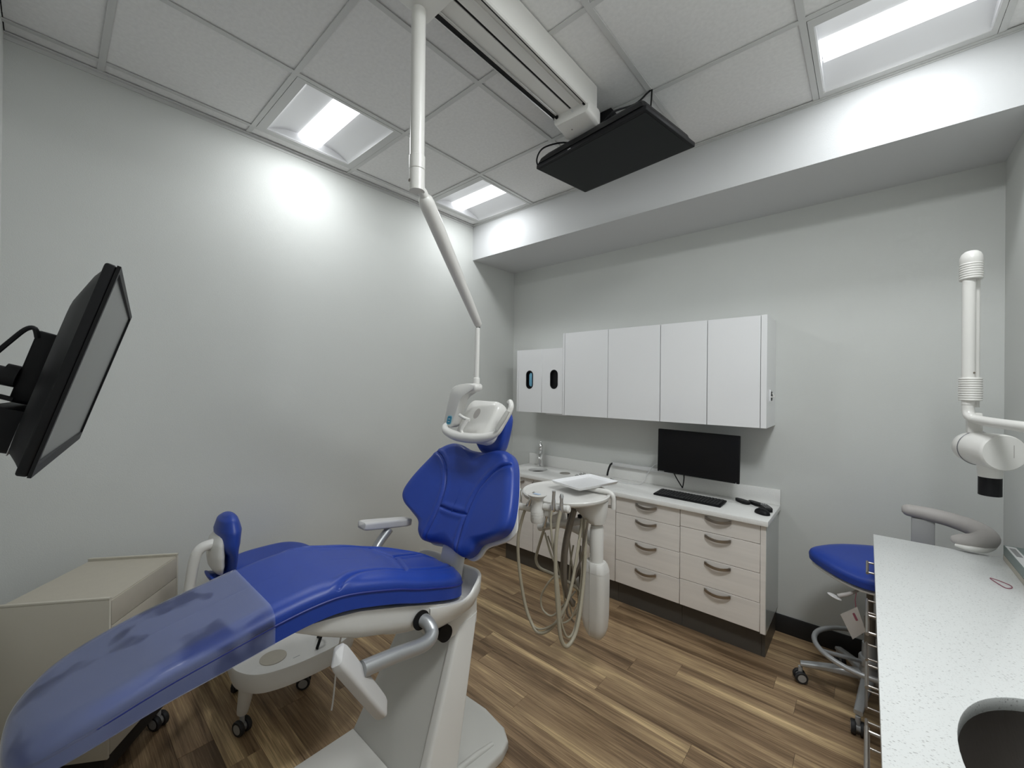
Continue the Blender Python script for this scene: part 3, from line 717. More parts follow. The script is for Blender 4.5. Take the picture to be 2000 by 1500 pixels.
# headrest
HO = Vector((X0-.014, 1.500, 1.222)); ht = R(12); H2 = Vector((0, math.sin(ht), math.cos(ht))); HN = Vector((0, -math.cos(ht), math.sin(ht)))
ho = [(0, 0), (.050, .006), (.088, .045), (.108, .11), (.116, .17), (.104, .215), (.06, .240), (0, .245)]
ho = ho+[(-p[0], p[1]) for p in reversed(ho[1:-1])]
obj('headrest', pad(ho, .09, .17, .03, .05, .045, lambda u, v, h: HO+Vector((u, 0, 0))+H2*v+HN*(h-.03+.04*(u/.12)**2), [], rings=24, n=160), BLUE, ch)
obj('headrest_bar', B().box(X0-.03, X0+.03, 1.525, 1.548, 1.12, 1.34, .006), NICK, ch)
# arm rests
def armpad(c, d, L_, name='armrest_pad', upv=(0, 0, 1)):
    d = Vector(d).normalized(); n_ = Vector(upv); s_ = d.cross(n_).normalized(); n_ = s_.cross(d).normalized(); c = Vector(c)
    b = B(); R_ = []
    for k in range(25):
        t_ = -1+2*k/24; e = max(1e-3, (1-abs(t_)**12))**.35; asym = 1-.12*t_
        R_.append([c+d*(t_*L_/2)+s_*(p[0]*e*asym)+n_*(p[1]*e) for p in rrect(.072, .038, .011, 5)])
    b.rings(R_); return obj(name, b, PADW, ch)
obj('armrest_tube', B().tube([(X0+.195, .915, .714), (X0+.240, .935, .702), (X0+.276, .930, .676), (X0+.292, .88, .668), (X0+.300, .76, .692), (X0+.308, .64, .712)], .0245, 20, smooth=8), SILV, ch)
obj('armrest_socket', B().lathe([(.034, 0), (.035, .006), (.026, .006)], (X0+.2235, .918, .7125), 28, (1, .02, 0)), BLACK, ch)
armpad((X0+.318, .632, .678), (0, .150, -.250), .31, upv=(.55, .6, .4))
obj('armrest_tube', B().tube([(X0-.185, 1.02, .73), (X0-.26, 1.02, .745), (X0-.315, 1.05, .79), (X0-.330, 1.13, .86)], .0215, 20, smooth=8), SILV, ch)
armpad((X0-.332, 1.115, .893), (0, .27, -.045), .29)
obj('drain_string', B().tube([(X0+.02, .735, .73), (X0-.02, .728, .60), (X0-.03, .722, .50), (X0-.035, .715, .40), (X0-.033, .708, .365)], .0032, 8, smooth=5), PADW, ch)

# ------------------------------------------------------------------ casters helper
def caster(par, x, y, z, ang, r_=.030, stem=True):
    ca, sa = math.cos(R(ang)), math.sin(R(ang)); ax = Vector((-sa, ca, 0)); c = Vector((x, y, z+r_))
    b = B()
    w = obj('caster', B().cyl(c-ax*.008, c+ax*.008, r_*.55).cyl(c+Vector((0, 0, r_*.2)), c+Vector((0, 0, r_+.022)), .010), HUBG, par)
    for s in (-1, 1):
        obj('tyre', B().lathe([(r_*.62, -.009), (r_*.92, -.009), (r_, -.005), (r_, .005), (r_*.92, .009), (r_*.62, .009)], c+ax*s*.017, 28, ax), RUBBER, w)
        obj('wheel_disc', B().lathe([(.002, -.0095), (r_*.66, -.0092), (r_*.66, .0092), (.002, .0095)], c+ax*s*.017, 24, ax), HUBG, w)
    return w

# ------------------------------------------------------------------ assistant stool between chair and left wall
st = thing('assistant_stool', 'blue stool with white oval foot platform, standing behind the patient chair by the left wall', 'stool', (-2.30, .78, 0))
po = []
for (x_, y_) in [(-1.885, .66), (-1.93, .58), (-2.02, .535), (-2.12, .535), (-2.25, .56), (-2.40, .62), (-2.47, .75), (-2.44, .92), (-2.3, 1.02), (-2.1, 1.05), (-1.93, 1.02), (-1.87, .92), (-1.865, .78)]: po.append((x_, y_, 0))
pc = catmull(po, 6, True); cx_ = -2.15; cy_ = .79
b = B(); R_ = []
for s_, z in ((.80, .262), (.90, .262), (.965, .272), (1.0, .30), (1.0, .352), (.992, .358), (.975, .356), (.955, .325), (.90, .312), (.4, .308), (.05, .308)):
    R_.append([Vector((cx_+(p.x-cx_)*s_, cy_+(p.y-cy_)*s_, z)) for p in pc])
b.rings(R_); tub = obj('foot_platform', b, WHITE, st)
obj('foot_pad', B().lathe([(.055, 0), (.055, .003), (.01, .004)], (-2.07, .70, .309), 32), BEIGE, tub)
obj('bracket', B().tube([(-1.98, .86, .312), (-1.99, .90, .40), (-2.03, .92, .405), (-2.06, .90, .315)], .007, 8), BLACK, tub)
for (a0, b0, L_) in ((-1.965, .76, .05), (-1.94, .80, .06), (-1.985, .80, .05), (-2.0, .76, .03)):
    obj('print_line', B().box(a0, a0+.004, b0, b0+L_, .3082, .3092), LABELG, tub, flat=True)
for (tx, ty, bx, by, ag) in ((-2.075, .60, -2.120, .592, 20), (-2.18, .86, -2.205, .892, 60), (-2.38, .68, -2.42, .66, 140), (-2.32, .96, -2.36, .99, 200)):
    obj('leg', B().tube([(tx, ty, .27), (lerp(tx, bx, .5), lerp(ty, by, .5), .17), (bx, by, .095)], [.033, .028, .022], 20, smooth=5), WHITE, st)
    caster(st, bx, by, 0, ag, .033)
obj('gas_column', B().cyl((-2.42, .80, .30), (-2.45, .80, .44), .026).cyl((-2.45, .80, .44), (-2.46, .80, .585), .015), SILV, st)
sp = [(.20*math.cos(a)*(1+.08*math.cos(3*a)), .21*math.sin(a)) for a in [2*math.pi*k/20 for k in range(20)]]
obj('seat', pad(sp, -.02, .02, .03, .07, .045, lambda u, v, h: Vector((-2.47+u, .82+v, .645-.03+h)), rings=16, n=120), BLUE, st)
obj('seat_pan', B().prism([(-2.47+p[0]*.9, .82+p[1]*.9) for p in sp], .560, .572, None, .003), WHITE, st)
ELM = Matrix.Scale(1, 4)
def flatTube(pts, rr, sx, name, m, par, sm=8, upv=(0, 1, 0)):
    return obj(name, B().tube(pts, rr, 20, smooth=sm, sx=sx, upv=upv), m, par)
obj('support_arm', B().tube([(-2.42, .60, .555), (-2.32, .50, .555), (-2.20, .405, .585), (-2.125, .390, .66), (-2.115, .398, .76), (-2.11, .412, .855), (-2.11, .436, .887), (-2.11, .485, .893)], [.018, .018, .018, .018, .019, .020, .021, .022], 16, smooth=7), WHITE, st)
b = B(); R_ = []
def pad_section(path, widths, thick, m, name):
    P = catmull(path, 6); n = len(P); R_ = []
    for i, p in enumerate(P):
        tt = (P[min(i+1, n-1)]-P[max(i-1, 0)]).normalized(); nn = Vector((1, 0, 0)).cross(tt).normalized(); q = i/(n-1)
        wd = float(np.interp(q*(len(widths)-1), range(len(widths)), widths)); th = float(np.interp(q*(len(thick)-1), range(len(thick)), thick))
        R_.append([p+Vector((1, 0, 0))*wd*math.cos(a)+nn*th*math.sin(a) for a in [2*math.pi*k/24 for k in range(24)]])
    return obj(name, B().rings(R_), m, st)
pad_section([(-2.12, .522, 1.008), (-2.12, .526, .990), (-2.12, .527, .945), (-2.12, .525, .890), (-2.12, .530, .845), (-2.12, .530, .795), (-2.12, .525, .760), (-2.12, .500, .738), (-2.12, .475, .745), (-2.12, .455, .768)], [.03, .08, .11, .12, .12, .11, .10, .09, .08, .04], [.012, .034, .046, .040, .022, .017, .017, .017, .015, .006], BLUE, 'support_pad')
pad_section([(-2.12, .500, .940), (-2.12, .487, .900), (-2.12, .483, .850), (-2.12, .486, .800), (-2.12, .496, .762)], [.04, .09, .10, .09, .05], [.008, .020, .026, .024, .010], WHITE, 'support_shell')

# ------------------------------------------------------------------ beige mobile drawer unit, bottom left
bu = thing('mobile_drawer_unit', 'beige laminate drawer unit turned diagonally into the corner, under the foot of the chair', 'drawer unit', (-2.38, .13, 0))
e1 = Vector((-.786, .618, 0)); e2 = Vector((-.618, -.786, 0)); C0 = Vector((-2.116, .157, 0))
fb = lambda u, v, h: C0+e1*u+e2*v+Vector((0, 0, h))
def bbx(u0, u1, v0, v1, z0, z1, bev=0.0):
    return B().prism([(u0, v0), (u1, v0), (u1, v1), (u0, v1)], z0, z1, fb, bev)
def obb(name, args, m, par, **k): return obj(name, bbx(*args), m, par, sharp=30, **k)
obb('body', (.010, .400, .020, .345, .185, .758), BEIGE, bu)
obb('side_panel', (0, .0095, 0, .355, .18, .772, .001), BEIGE2, bu)
obb('side_panel', (.4005, .411, 0, .355, .18, .772, .001), BEIGE2, bu)
obb('top_panel', (.0098, .4002, .004, .352, .7585, .768), BEIGE, bu)
obb('edge_strip', (-.001, .010, -.001, .355, .7722, .781, .002), BEIGE2, bu)
obb('edge_strip', (.400, .412, -.001, .355, .7722, .781, .002), BEIGE2, bu)
for z0, z1 in ((.672, .765), (.43, .669), (.188, .427)): obb('drawer', (.012, .398, 0, .0185, z0, z1, .001), BEIGE, bu)
obb('plinth', (.03, .38, .03, .33, .095, .18), BLACKBASE, bu)
for u, v in ((.05, .05), (.37, .05), (.05, .30), (.37, .30)):
    p = fb(u, v, 0); caster(bu, p.x, p.y, 0, 30, .033)

# ------------------------------------------------------------------ delivery unit
dl = thing('instrument_delivery_unit', 'white swing-arm instrument stand with round tray and hanging hoses, beside the drawer cabinets', 'delivery unit', (-1.10, 1.95, 0))
b = B(); R_ = []
for z, xa, xb, dp in ((.238, -1.105, -1.068, .03), (.245, -1.125, -1.055, .06), (.265, -1.140, -1.042, .085), (.30, -1.155, -1.033, .10), (.36, -1.167, -1.030, .11), (.48, -1.170, -1.028, .11), (.57, -1.170, -1.028, .11), (.596, -1.168, -1.030, .108)):
    R_.append([Vector(((xa+xb)/2+p[0], 1.95+p[1], z)) for p in rrect(xb-xa, dp, min(.034, dp*.42, (xb-xa)*.42), 6)])
b.rings(R_); body = obj('lower_cover', b, WHITE, dl)
b = B(); R_ = []
for z, xa, xb, dp in ((.597, -1.1695, -1.0285, .109), (.612, -1.167, -1.031, .106), (.632, -1.160, -1.036, .096), (.645, -1.148, -1.042, .08)):
    R_.append([Vector(((xa+xb)/2+p[0], 1.95+p[1], z+(.02*(xa-xb+0)*0))) for p in rrect(xb-xa, dp, .034, 6)])
b.rings(R_); obj('cover_cap', b, WHITE, dl)
obj('cover_seam', B().box(-1.1, -1.0985, 1.893, 1.8955, .27, .70), GREYSH, body)
obj('column', B().lathe([(.036, -.345), (.036, -.135), (.033, -.128), (.033, -.12), (.029, -.118), (.029, -.06)], (-1.091, 1.95, .955), 32), WHITE, dl)
for k in range(4): obj('collar_ring', B().lathe([(.0295, 0), (.0315, .002), (.0295, .004)], (-1.091, 1.95, .850+k*.007), 28), WHITE, dl)
b = B(); R_ = []
for z, cx_, rx, ry in ((.845, -1.090, .030, .030), (.855, -1.092, .048, .045), (.88, -1.105, .066, .055), (.91, -1.125, .092, .066), (.95, -1.140, .110, .075), (.972, -1.140, .112, .078)):
    R_.append([Vector((cx_+rx*math.cos(a), 1.945+ry*math.sin(a), z)) for a in [2*math.pi*k/32 for k in range(32)]])
b.rings(R_); obj('tray_bracket', b, WHITE, dl)
DC = (-1.262, 1.905, .972)
obj('round_tray', B().lathe([(.02, .0), (.222, .0), (.236, .006), (.242, .016), (.242, .026), (.238, .030), (.230, .028), (.222, .021), (.02, .020)], DC, 64), WHITE, dl)
TM = Matrix.Translation((-1.215, 2.03, 1.026)) @ Matrix.Rotation(R(-14), 4, 'Z')
b = B(); R_ = []
for s_, z in (((.19, .27), 0), ((.215, .295), .003), ((.235, .315), .018), ((.229, .309), .018), ((.209, .289), .0065), ((.19, .27), .005)):
    R_.append([TM @ Vector((p[0], p[1], z)) for p in rrect(s_[0], s_[1], .012, 4)])
b.rings(R_)
sq = tag(obj('instrument_tray', b, LAMW, loc=(-1.215, 2.03, 1.026)), 'flat white rectangular tray held above the round tray', 'tray')
obj('tray_bar', B().tube([(-1.235, 1.99, 1.013), (-1.12, 2.00, 1.013), (-1.06, 2.01, 1.012), (-1.030, 2.01, .995), (-1.026, 2.01, .955), (-1.026, 2.01, .925)], .013, 16, smooth=6), WHITE, dl)
obj('tray_stay', B().tube([(-1.026, 2.01, .935), (-1.10, 1.99, .938), (-1.16, 1.97, .955)], .008, 12), NICK, dl)
obj('swing_arm', B().tube([(-1.10, 1.98, .70), (-1.20, 2.05, .72), (-1.31, 2.10, .735), (-1.42, 2.06, .76)], [.030, .030, .034, .034], 18, smooth=6), WHITE, dl)
obj('arm_knuckle', B().lathe([(.02, -.03), (.05, -.02), (.055, .01), (.045, .045), (.02, .06)], (-1.37, 1.98, .80), 28), WHITE, dl)
obj('mount_arm', B().tube([(-1.115, 1.99, .45), (-1.25, 2.22, .445), (-1.40, 2.48, .44), (-1.545, 2.732, .435)], [.026, .026, .026, .026], 16, smooth=5), WHITE, dl)
obj('mount_knob', B().ell((-1.215, 1.99, .47), .028, .028, .040), WHITE, dl)
# front instrument holders
obj('holder_bar', B().cyl((-1.400, 1.60, .962), (-1.282, 1.63, .958), .0175, bev=.004).lathe([(.0178, -.006), (.0195, -.004), (.0195, .004), (.0178, .006)], (-1.395, 1.601, .962), 20, (1, .25, 0)), WHITE, dl)
obj('holder_bar', B().cyl((-1.212, 1.63, .984), (-1.075, 1.66, .990), .0175, bev=.004).lathe([(.0178, -.006), (.0195, -.004), (.0195, .004), (.0178, .006)], (-1.085, 1.658, .990), 20, (1, .25, 0)), WHITE, dl)
obj('holder_bracket', B().box(-1.25, -1.18, 1.63, 1.80, .935, .968, .008), WHITE, dl)
cp = (-1.238, 1.615, .93)
ctl = obj('control_post', B().lathe([(.012, -.030), (.030, -.026), (.033, -.018), (.033, .035), (.029, .045), (.028, .085), (.036, .098), (.047, .108), (.048, .113), (.040, .114), (.005, .112)], cp, 36), WHITE, dl)
for k in range(3): obj('groove_ring', B().lathe([(.0325, 0), (.0338, .0015), (.0325, .003)], (cp[0], cp[1], cp[2]+.000+k*.013), 32), GREYSH, ctl)
obj('touch_icon', B().box(cp[0]-.022, cp[0]+.018, cp[1]-.012, cp[1]+.008, cp[2]+.1138, cp[2]+.1146), mat('pale_blue_print', (.42, .52, .66), .5), ctl, flat=True)
def hose(pts, r_, m, tip=None, y_off=0, lab=None):
    h = obj('hose', B().tube(pts, r_, 10, smooth=7), m, dl)
    return h
def handpiece(p, d, L_, style):
    p = Vector(p); d = Vector(d).normalized()
    hp = tag(obj('handpiece', B().tube([p-d*.01, p+d*.0, p+d*L_*.35, p+d*L_*.6, p+d*L_*.85, p+d*L_], [.010, .0125, .011, .0085, .0095, .0105] if style else [.010, .012, .010, .008, .011, .006], 14), CHROME, dl))
    return hp
hose([(-1.357, 1.62, .985), (-1.365, 1.615, .90), (-1.362, 1.62, .80), (-1.358, 1.62, .66), (-1.335, 1.62, .52), (-1.30, 1.62, .42), (-1.245, 1.62, .372), (-1.178, 1.63, .395), (-1.120, 1.66, .46), (-1.10, 1.72, .60), (-1.11, 1.80, .80)], .0050, HOSE)
hose([(-1.300, 1.62, .985), (-1.325, 1.61, .92), (-1.348, 1.60, .80), (-1.350, 1.61, .66), (-1.325, 1.62, .50), (-1.285, 1.62, .405), (-1.225, 1.62, .355), (-1.16, 1.65, .40), (-1.12, 1.72, .52), (-1.13, 1.82, .72), (-1.14, 1.88, .88)], .0080, HOSE)
hose([(-1.145, 1.62, 1.0), (-1.148, 1.605, .94), (-1.134, 1.60, .84), (-1.118, 1.61, .72), (-1.106, 1.62, .58), (-1.098, 1.63, .45), (-1.09, 1.68, .36), (-1.095, 1.76, .40), (-1.12, 1.85, .62), (-1.13, 1.88, .88)], .0058, HOSE)
hose([(-1.105, 1.63, .99), (-1.112, 1.615, .93), (-1.114, 1.60, .82), (-1.112, 1.60, .68), (-1.105, 1.61, .52), (-1.092, 1.62, .38), (-1.078, 1.66, .335), (-1.075, 1.74, .40), (-1.10, 1.84, .62), (-1.12, 1.88, .88)], .0095, HOSE)
hose([(-1.176, 1.85, .93), (-1.207, 1.84, .80), (-1.228, 1.84, .68), (-1.237, 1.85, .568), (-1.225, 1.87, .45), (-1.20, 1.9, .40)], .0150, HOSED)
hose([(-1.155, 1.83, .93), (-1.185, 1.82, .80), (-1.205, 1.82, .66), (-1.205, 1.83, .50), (-1.19, 1.88, .40)], .0120, HOSED)
hose([(-1.088, 1.85, .879), (-1.102, 1.85, .796), (-1.126, 1.85, .683), (-1.156, 1.85, .593), (-1.203, 1.85, .441), (-1.215, 1.86, .354), (-1.20, 1.9, .30)], .0055, HOSED)
hose([(-1.408, 1.9, .749), (-1.451, 1.9, .619), (-1.462, 1.9, .56), (-1.431, 1.9, .522), (-1.34, 1.9, .515), (-1.22, 1.9, .50), (-1.18, 1.93, .46)], .0085, HOSE)
hose([(-1.364, 1.85, .758), (-1.323, 1.85, .654), (-1.277, 1.85, .569), (-1.339, 1.85, .479), (-1.384, 1.85, .391), (-1.373, 1.85, .323), (-1.309, 1.85, .310), (-1.258, 1.87, .37), (-1.20, 1.92, .46)], .0055, HOSE)
hose([(-1.35, 1.86, .74), (-1.29, 1.86, .62), (-1.235, 1.85, .48), (-1.225, 1.85, .36), (-1.24, 1.85, .30), (-1.20, 1.88, .33), (-1.17, 1.93, .44)], .0048, HOSE)
hose([(-1.26, 1.93, .78), (-1.235, 1.93, .60), (-1.195, 1.93, .46), (-1.19, 1.93, .36), (-1.225, 1.93, .315), (-1.25, 1.93, .40), (-1.245, 1.93, .58), (-1.225, 1.93, .70)], .0050, HOSE)
hose([(-1.19, 1.95, .70), (-1.195, 1.95, .55), (-1.185, 1.95, .42), (-1.18, 1.95, .34), (-1.16, 1.95, .30)], .0050, HOSED)
hose([(-1.21, 1.97, .70), (-1.205, 1.97, .55), (-1.20, 1.97, .42), (-1.19, 1.97, .35)], .0050, HOSED)
handpiece((-1.357, 1.622, .975), (.005, .0, 1), .075, 0)
handpiece((-1.300, 1.622, .975), (.50, .0, 1), .080, 0)
handpiece((-1.145, 1.622, .985), (.02, .0, 1), .090, 1)
handpiece((-1.105, 1.632, .985), (.00, .0, 1), .080, 0)
# second holder
h2 = obj('rear_holder_bar', B().cyl((-1.468, 1.93, .742), (-1.33, 1.95, .788), .0215, bev=.005).cyl((-1.33, 1.95, .788), (-1.17, 1.98, .842), .0215, bev=.004), WHITE, dl)
obj('bar_end_hole', B().cyl((-1.4735, 1.9295, .740), (-1.466, 1.9305, .743), .007), HOSED, h2)
handpiece((-1.412, 1.91, .765), (.25, 0, 1), .07, 1)
obj('switch_block', B().box(-1.262, -1.232, 1.92, 1.945, .835, .885, .003).box(-1.195, -1.175, 1.92, 1.94, .86, .88, .003), BLACK, dl)

# ------------------------------------------------------------------ ceiling track and treatment lamp
tk = thing('ceiling_lamp_track', 'long white sliding lamp track with dark slots, fixed to the ceiling', 'ceiling track', (-1.12, 1.2, ZC))
Y0, Y1 = .50, 1.680
obj('track_body', B().box(-1.186, -1.106, Y0, Y1, 2.938, ZC-.0005).box(-1.094, -1.030, Y0, Y1, 2.938, ZC-.0005).box(-1.186, -1.030, Y0, Y1, 2.970, ZC-.0008), WHITE, tk, flat=True)
obj('track_slot', B().box(-1.1055, -1.0945, Y0, Y1, 2.942, 2.9695), BLACK, tk, flat=True)
for xx in (-1.2000, -1.0295):
    obj('track_slot', B().box(xx, xx+.0135, Y0, Y1, 2.936, ZC-.0008), BLACK, tk, flat=True)
obj('chrome_edge', B().box(-1.2055, -1.2003, Y0, Y1, 2.930, 2.955), CHROME, tk, flat=True)
obj('ridge', B().box(-1.172, -1.169, Y0, Y1, 2.932, 2.938), CHROME, tk, flat=True)
obj('ridge', B().box(-1.048, -1.044, Y0, Y1, 2.932, 2.938), WHITE, tk, flat=True)
obj('side_rail', B().prism([(-1.0155, ZC-.0005), (-1.0155, 2.924), (-1.008, 2.924), (-1.003, 2.930), (-1.003, ZC-.0005)], Y0, 1.755, lambda u, v, h: Vector((u, h, v)), .001), WHITE, tk)
b = B(); R_ = []
for y_, zb, s_ in ((1.670, 2.890, 1.0), (1.74, 2.878, 1.0), (1.775, 2.868, 1.0), (1.793, 2.872, .95), (1.800, 2.885, .86)):
    R_.append([Vector((-1.100+p[0]*s_, y_, (zb+2.960)/2+p[1])) for p in rrect(.196, 2.960-zb, .022, 5)])
b.rings(R_); obj('end_housing', b, WHITE, tk)
for xx in (-1.180, -1.022): obj('stop_screw', B().cyl((xx, 1.664, 2.930), (xx, 1.670, 2.930), .008), BLACK, tk)
obj('indicator', B().cyl((-1.09, 1.669, 2.925), (-1.09, 1.6700, 2.925), .006), LABEL, tk)
obj('pin_hole', B().cyl((-1.13, 1.73, 2.8795), (-1.13, 1.73, 2.8775), .003), HOSED, tk)
# treatment lamp
lp = thing('treatment_lamp', 'white overhead treatment lamp on a long jointed arm hanging from the ceiling track', 'treatment lamp', (-1.20, .8505, 2.90))
obj('carriage', B().box(-1.222, -.990, .60, .904, 2.905, 2.9235, .003), WHITE, lp)
obj('upper_pole', B().tube([(-1.20, .8505, 2.9055), (-1.20, .8505, 2.390)], .0250, 32), WHITE, lp)
obj('pole_collar', B().lathe([(.0252, 0), (.0276, .002), (.0276, .048), (.0252, .050)], (-1.20, .8505, 2.340), 32), WHITE, lp)
jn = obj('joint_sleeve', B().tube([(-1.20, .8505, 2.3390), (-1.20, .8505, 2.266)], .0270, 32), WHITE, lp)
obj('joint_screw', B().cyl((-1.205, .8240, 2.297), (-1.205, .8220, 2.297), .0055), NICK, jn)
A0 = Vector((-1.206, .876, 2.277)); A1 = Vector((-1.440, 1.392, 1.877)); dA = (A1-A0).normalized()
obj('joint_fork', B().tube([(-1.201, .856, 2.285), (-1.206, .880, 2.275), A0+dA*.05], [.015, .017, .019], 16), WHITE, lp)
obj('spring_arm', B().tube([A0+dA*.015, A0+dA*.03, A0+dA*.05, A0+dA*.30, A1-dA*.06, A1-dA*.01, A1], [.015, .026, .0285, .0265, .0205, .0185, .012], 24), WHITE, lp)
obj('arm_seam', B().tube([A0+dA*.06+Vector((-.012, -.024, .006)), A0+dA*.25+Vector((-.012, -.022, .006))], .0012, 6), GREYSH, lp)
for k, (dd, rr) in enumerate(((.05, .0035), (.065, .002), (.13, .002), (.14, .002), (.15, .002))):
    q = A0+dA*dd+Vector((.010, -.0235, .006)); obj('arm_hole', B().cyl(q, q+Vector((0, -.0015, 0)), rr, seg=12), HOSED, lp)
obj('arm_tip', B().cyl((-1.440, 1.388, 1.885), (-1.440, 1.388, 1.862), .010), BLACK, lp)
obj('drop_rod', B().tube([(-1.440, 1.384, 1.865), (-1.440, 1.380, 1.62)], .0120, 20), WHITE, lp)
obj('rod_socket', B().lathe([(.016, -.010), (.0165, .018), (.0155, .020), (.0135, .024)], (-1.440, 1.380, 1.598), 24), WHITE, lp)
ypl = [(-1.535, 1.586), (-1.480, 1.592), (-1.428, 1.592), (-1.416, 1.583), (-1.416, 1.566), (-1.430, 1.553), (-1.490, 1.548), (-1.512, 1.538), (-1.527, 1.510), (-1.572, 1.388), (-1.582, 1.374), (-1.598, 1.367), (-1.652, 1.368), (-1.658, 1.378), (-1.606, 1.540), (-1.590, 1.568), (-1.566, 1.581)]
yk = obj('yoke', B().prism([(p[0], p[1]) for p in ypl], 1.348, 1.404, lambda u, v, h: Vector((u, h, v)), .011), WHITE, lp, sharp=60)
SM = lambda u, v, h: Vector((-1.602+u+.30*v, 1.3475-h, 1.405+v))
obj('touch_button', B().prism(rrect(.030, .040, .009, 5), -.0015, .0015, SM), TEAL, yk)
obj('button_frame', B().prism(rrect(.037, .048, .011, 5), -.0013, .0006, SM), mat('pale_blue_frame', (.35, .55, .62), .4), yk)
for k in range(2): obj('button_print', B().prism(rrect(.014, .003, .001, 2), .0016, .0020, lambda u, v, h, k=k: SM(u, v+.006-.014*k, h)), LABEL, yk)
# lamp head
LC = Vector((-1.458, 1.420, 1.408)); nz = Vector((-.10, -.86, .50)).normalized(); ax_ = Vector((1, -.10, -.02)); ax_ = (ax_-nz*ax_.dot(nz)).normalized(); ay_ = nz.cross(ax_).normalized()
fh = lambda u, v, h: LC+ax_*u+ay_*v+nz*h
b = B(); R_ = []
for s_, h in ((.80, -.058), (.93, -.055), (1.0, -.040), (1.02, -.015), (.99, .008), (.93, .020), (.84, .026), (.5, .031), (.1, .033)):
    R_.append([fh(p[0]*s_, p[1]*s_, h) for p in rrect(.250, .215, .045, 8)])
b.rings(R_); hd = obj('lamp_head', b, WHITE, lp, sharp=50)
obj('lens', B().prism(rrect(.18, .14, .03, 6), -.062, -.0575, fh), mat('lamp_lens', (.5, .5, .5), .1), hd)
obj('socket_hole', B().prism([(.022*math.cos(2*math.pi*k/28), .028*math.sin(2*math.pi*k/28)) for k in range(28)], .0315, .0332, lambda u, v, h: fh(u+.002, v+.022, h)), PAD, hd)
obj('ball_link', B().tube([(-1.520, 1.345, 1.435), (-1.475, 1.335, 1.424), (-1.445, 1.342, 1.416)], .0085, 12, smooth=4), WHITE, lp)
obj('ball_link', B().tube([(-1.452, 1.337, 1.418), (-1.470, 1.325, 1.385), (-1.478, 1.320, 1.362), (-1.455, 1.318, 1.332)], .0085, 12, smooth=5), WHITE, lp)
hp_ = [(-1.628, 1.375, 1.390), (-1.630, 1.345, 1.368), (-1.595, 1.33, 1.348), (-1.505, 1.32, 1.334), (-1.40, 1.32, 1.334), (-1.315, 1.325, 1.345), (-1.262, 1.335, 1.368), (-1.232, 1.35, 1.415), (-1.207, 1.365, 1.470), (-1.205, 1.372, 1.495), (-1.222, 1.385, 1.510), (-1.245, 1.40, 1.508)]
obj('handle_bow', B().tube(hp_, [.014, .017, .021, .024, .024, .021, .015, .013, .013, .012, .011, .009], 18, smooth=7), WHITE, lp)
obj('handle_grip', B().tube([(-1.250, 1.325, 1.385), (-1.222, 1.338, 1.435), (-1.203, 1.350, 1.472)], [.009, .0115, .009], 12), GREYSH, lp)

# ------------------------------------------------------------------ ceiling screen
tv = thing('ceiling_screen', 'black flat screen hung flat under the ceiling for the reclining patient', 'screen', (-1.06, 1.96, 2.80))
TA, TB, TD = Vector((-1.432, 1.825, 2.822)), Vector((-.726, 1.689, 2.783)), Vector((-1.407, 2.239, 2.814))
ex = (TB-TA).normalized(); ey = (TD-TA); ey = (ey-ex*ey.dot(ex)).normalized(); ez = ex.cross(ey)
if ez.z < 0: ez = -ez
TCn = TA+ex*.36+ey*.207
ft = lambda u, v, h: TCn+ex*u+ey*v+ez*h
obj('bezel', B().prism(rrect(.720, .414, .006, 2), 0, .022, ft, .003), BLACK, tv)
obj('panel', B().prism(rrect(.694, .385, .002, 1), -.0012, .0, ft), SCRG, tv, flat=True)
b = B(); R_ = []
for w_, h_, z in ((.705, .405, .0215), (.68, .385, .050), (.63, .335, .078), (.56, .27, .086)): R_.append([ft(p[0], p[1]-.01, z) for p in rrect(w_, h_, .02, 4)])
b.rings(R_); rc = obj('rear_cover', b, BLACK, tv)
obj('ceiling_mount', B().box(-1.10, -1.02, 1.93, 2.01, 2.865, ZC-.001, .003), BLACK, tv)
obj('rating_label', B().prism(rrect(.045, .022, .001, 1), 0, .0008, lambda u, v, h: ft(-.10+u, -.1955-(.016/.050)*0-h+.35*(v+.011)*.9-.0045, .043+v*.9), 0), LABELG, rc, flat=True)
obj('badge', B().prism(rrect(.022, .003, .001, 1), 0, .0008, lambda u, v, h: ft(-.10+u, -.2075-h, .011+v)), LABEL, tv, flat=True)
tag(obj('screen_cable', B().tube([(-.816, 1.946, ZC), (-.825, 1.93, 3.03), (-.86, 1.87, 2.96), (-.93, 1.78, 2.905), (-.99, 1.78, 2.87)], .0045, 8, smooth=6), BLACK, loc=(-.82, 1.94, 3.0)), 'black cable arching from the ceiling corner to the far back of the ceiling screen', 'cable', 'cables of the ceiling screen')
tag(obj('screen_cable', B().tube([(-.808, 1.946, ZC), (-.805, 1.935, 3.0), (-.795, 1.90, 2.93), (-.790, 1.87, 2.87)], .0040, 8, smooth=6), BLACK, loc=(-.80, 1.94, 3.0)), 'short black cable hanging straight from the ceiling corner to the screen edge', 'cable', 'cables of the ceiling screen')
tag(obj('screen_cable', B().tube([(-1.16, 1.90, 2.885), (-1.25, 1.83, 2.905), (-1.36, 1.80, 2.905), (-1.430, 1.83, 2.885), (-1.438, 1.86, 2.85), (-1.40, 1.90, 2.835)], .0045, 8, smooth=6), BLACK, loc=(-1.35, 1.82, 2.9)), 'black cable looping out past the left end of the ceiling screen', 'cable', 'cables of the ceiling screen')

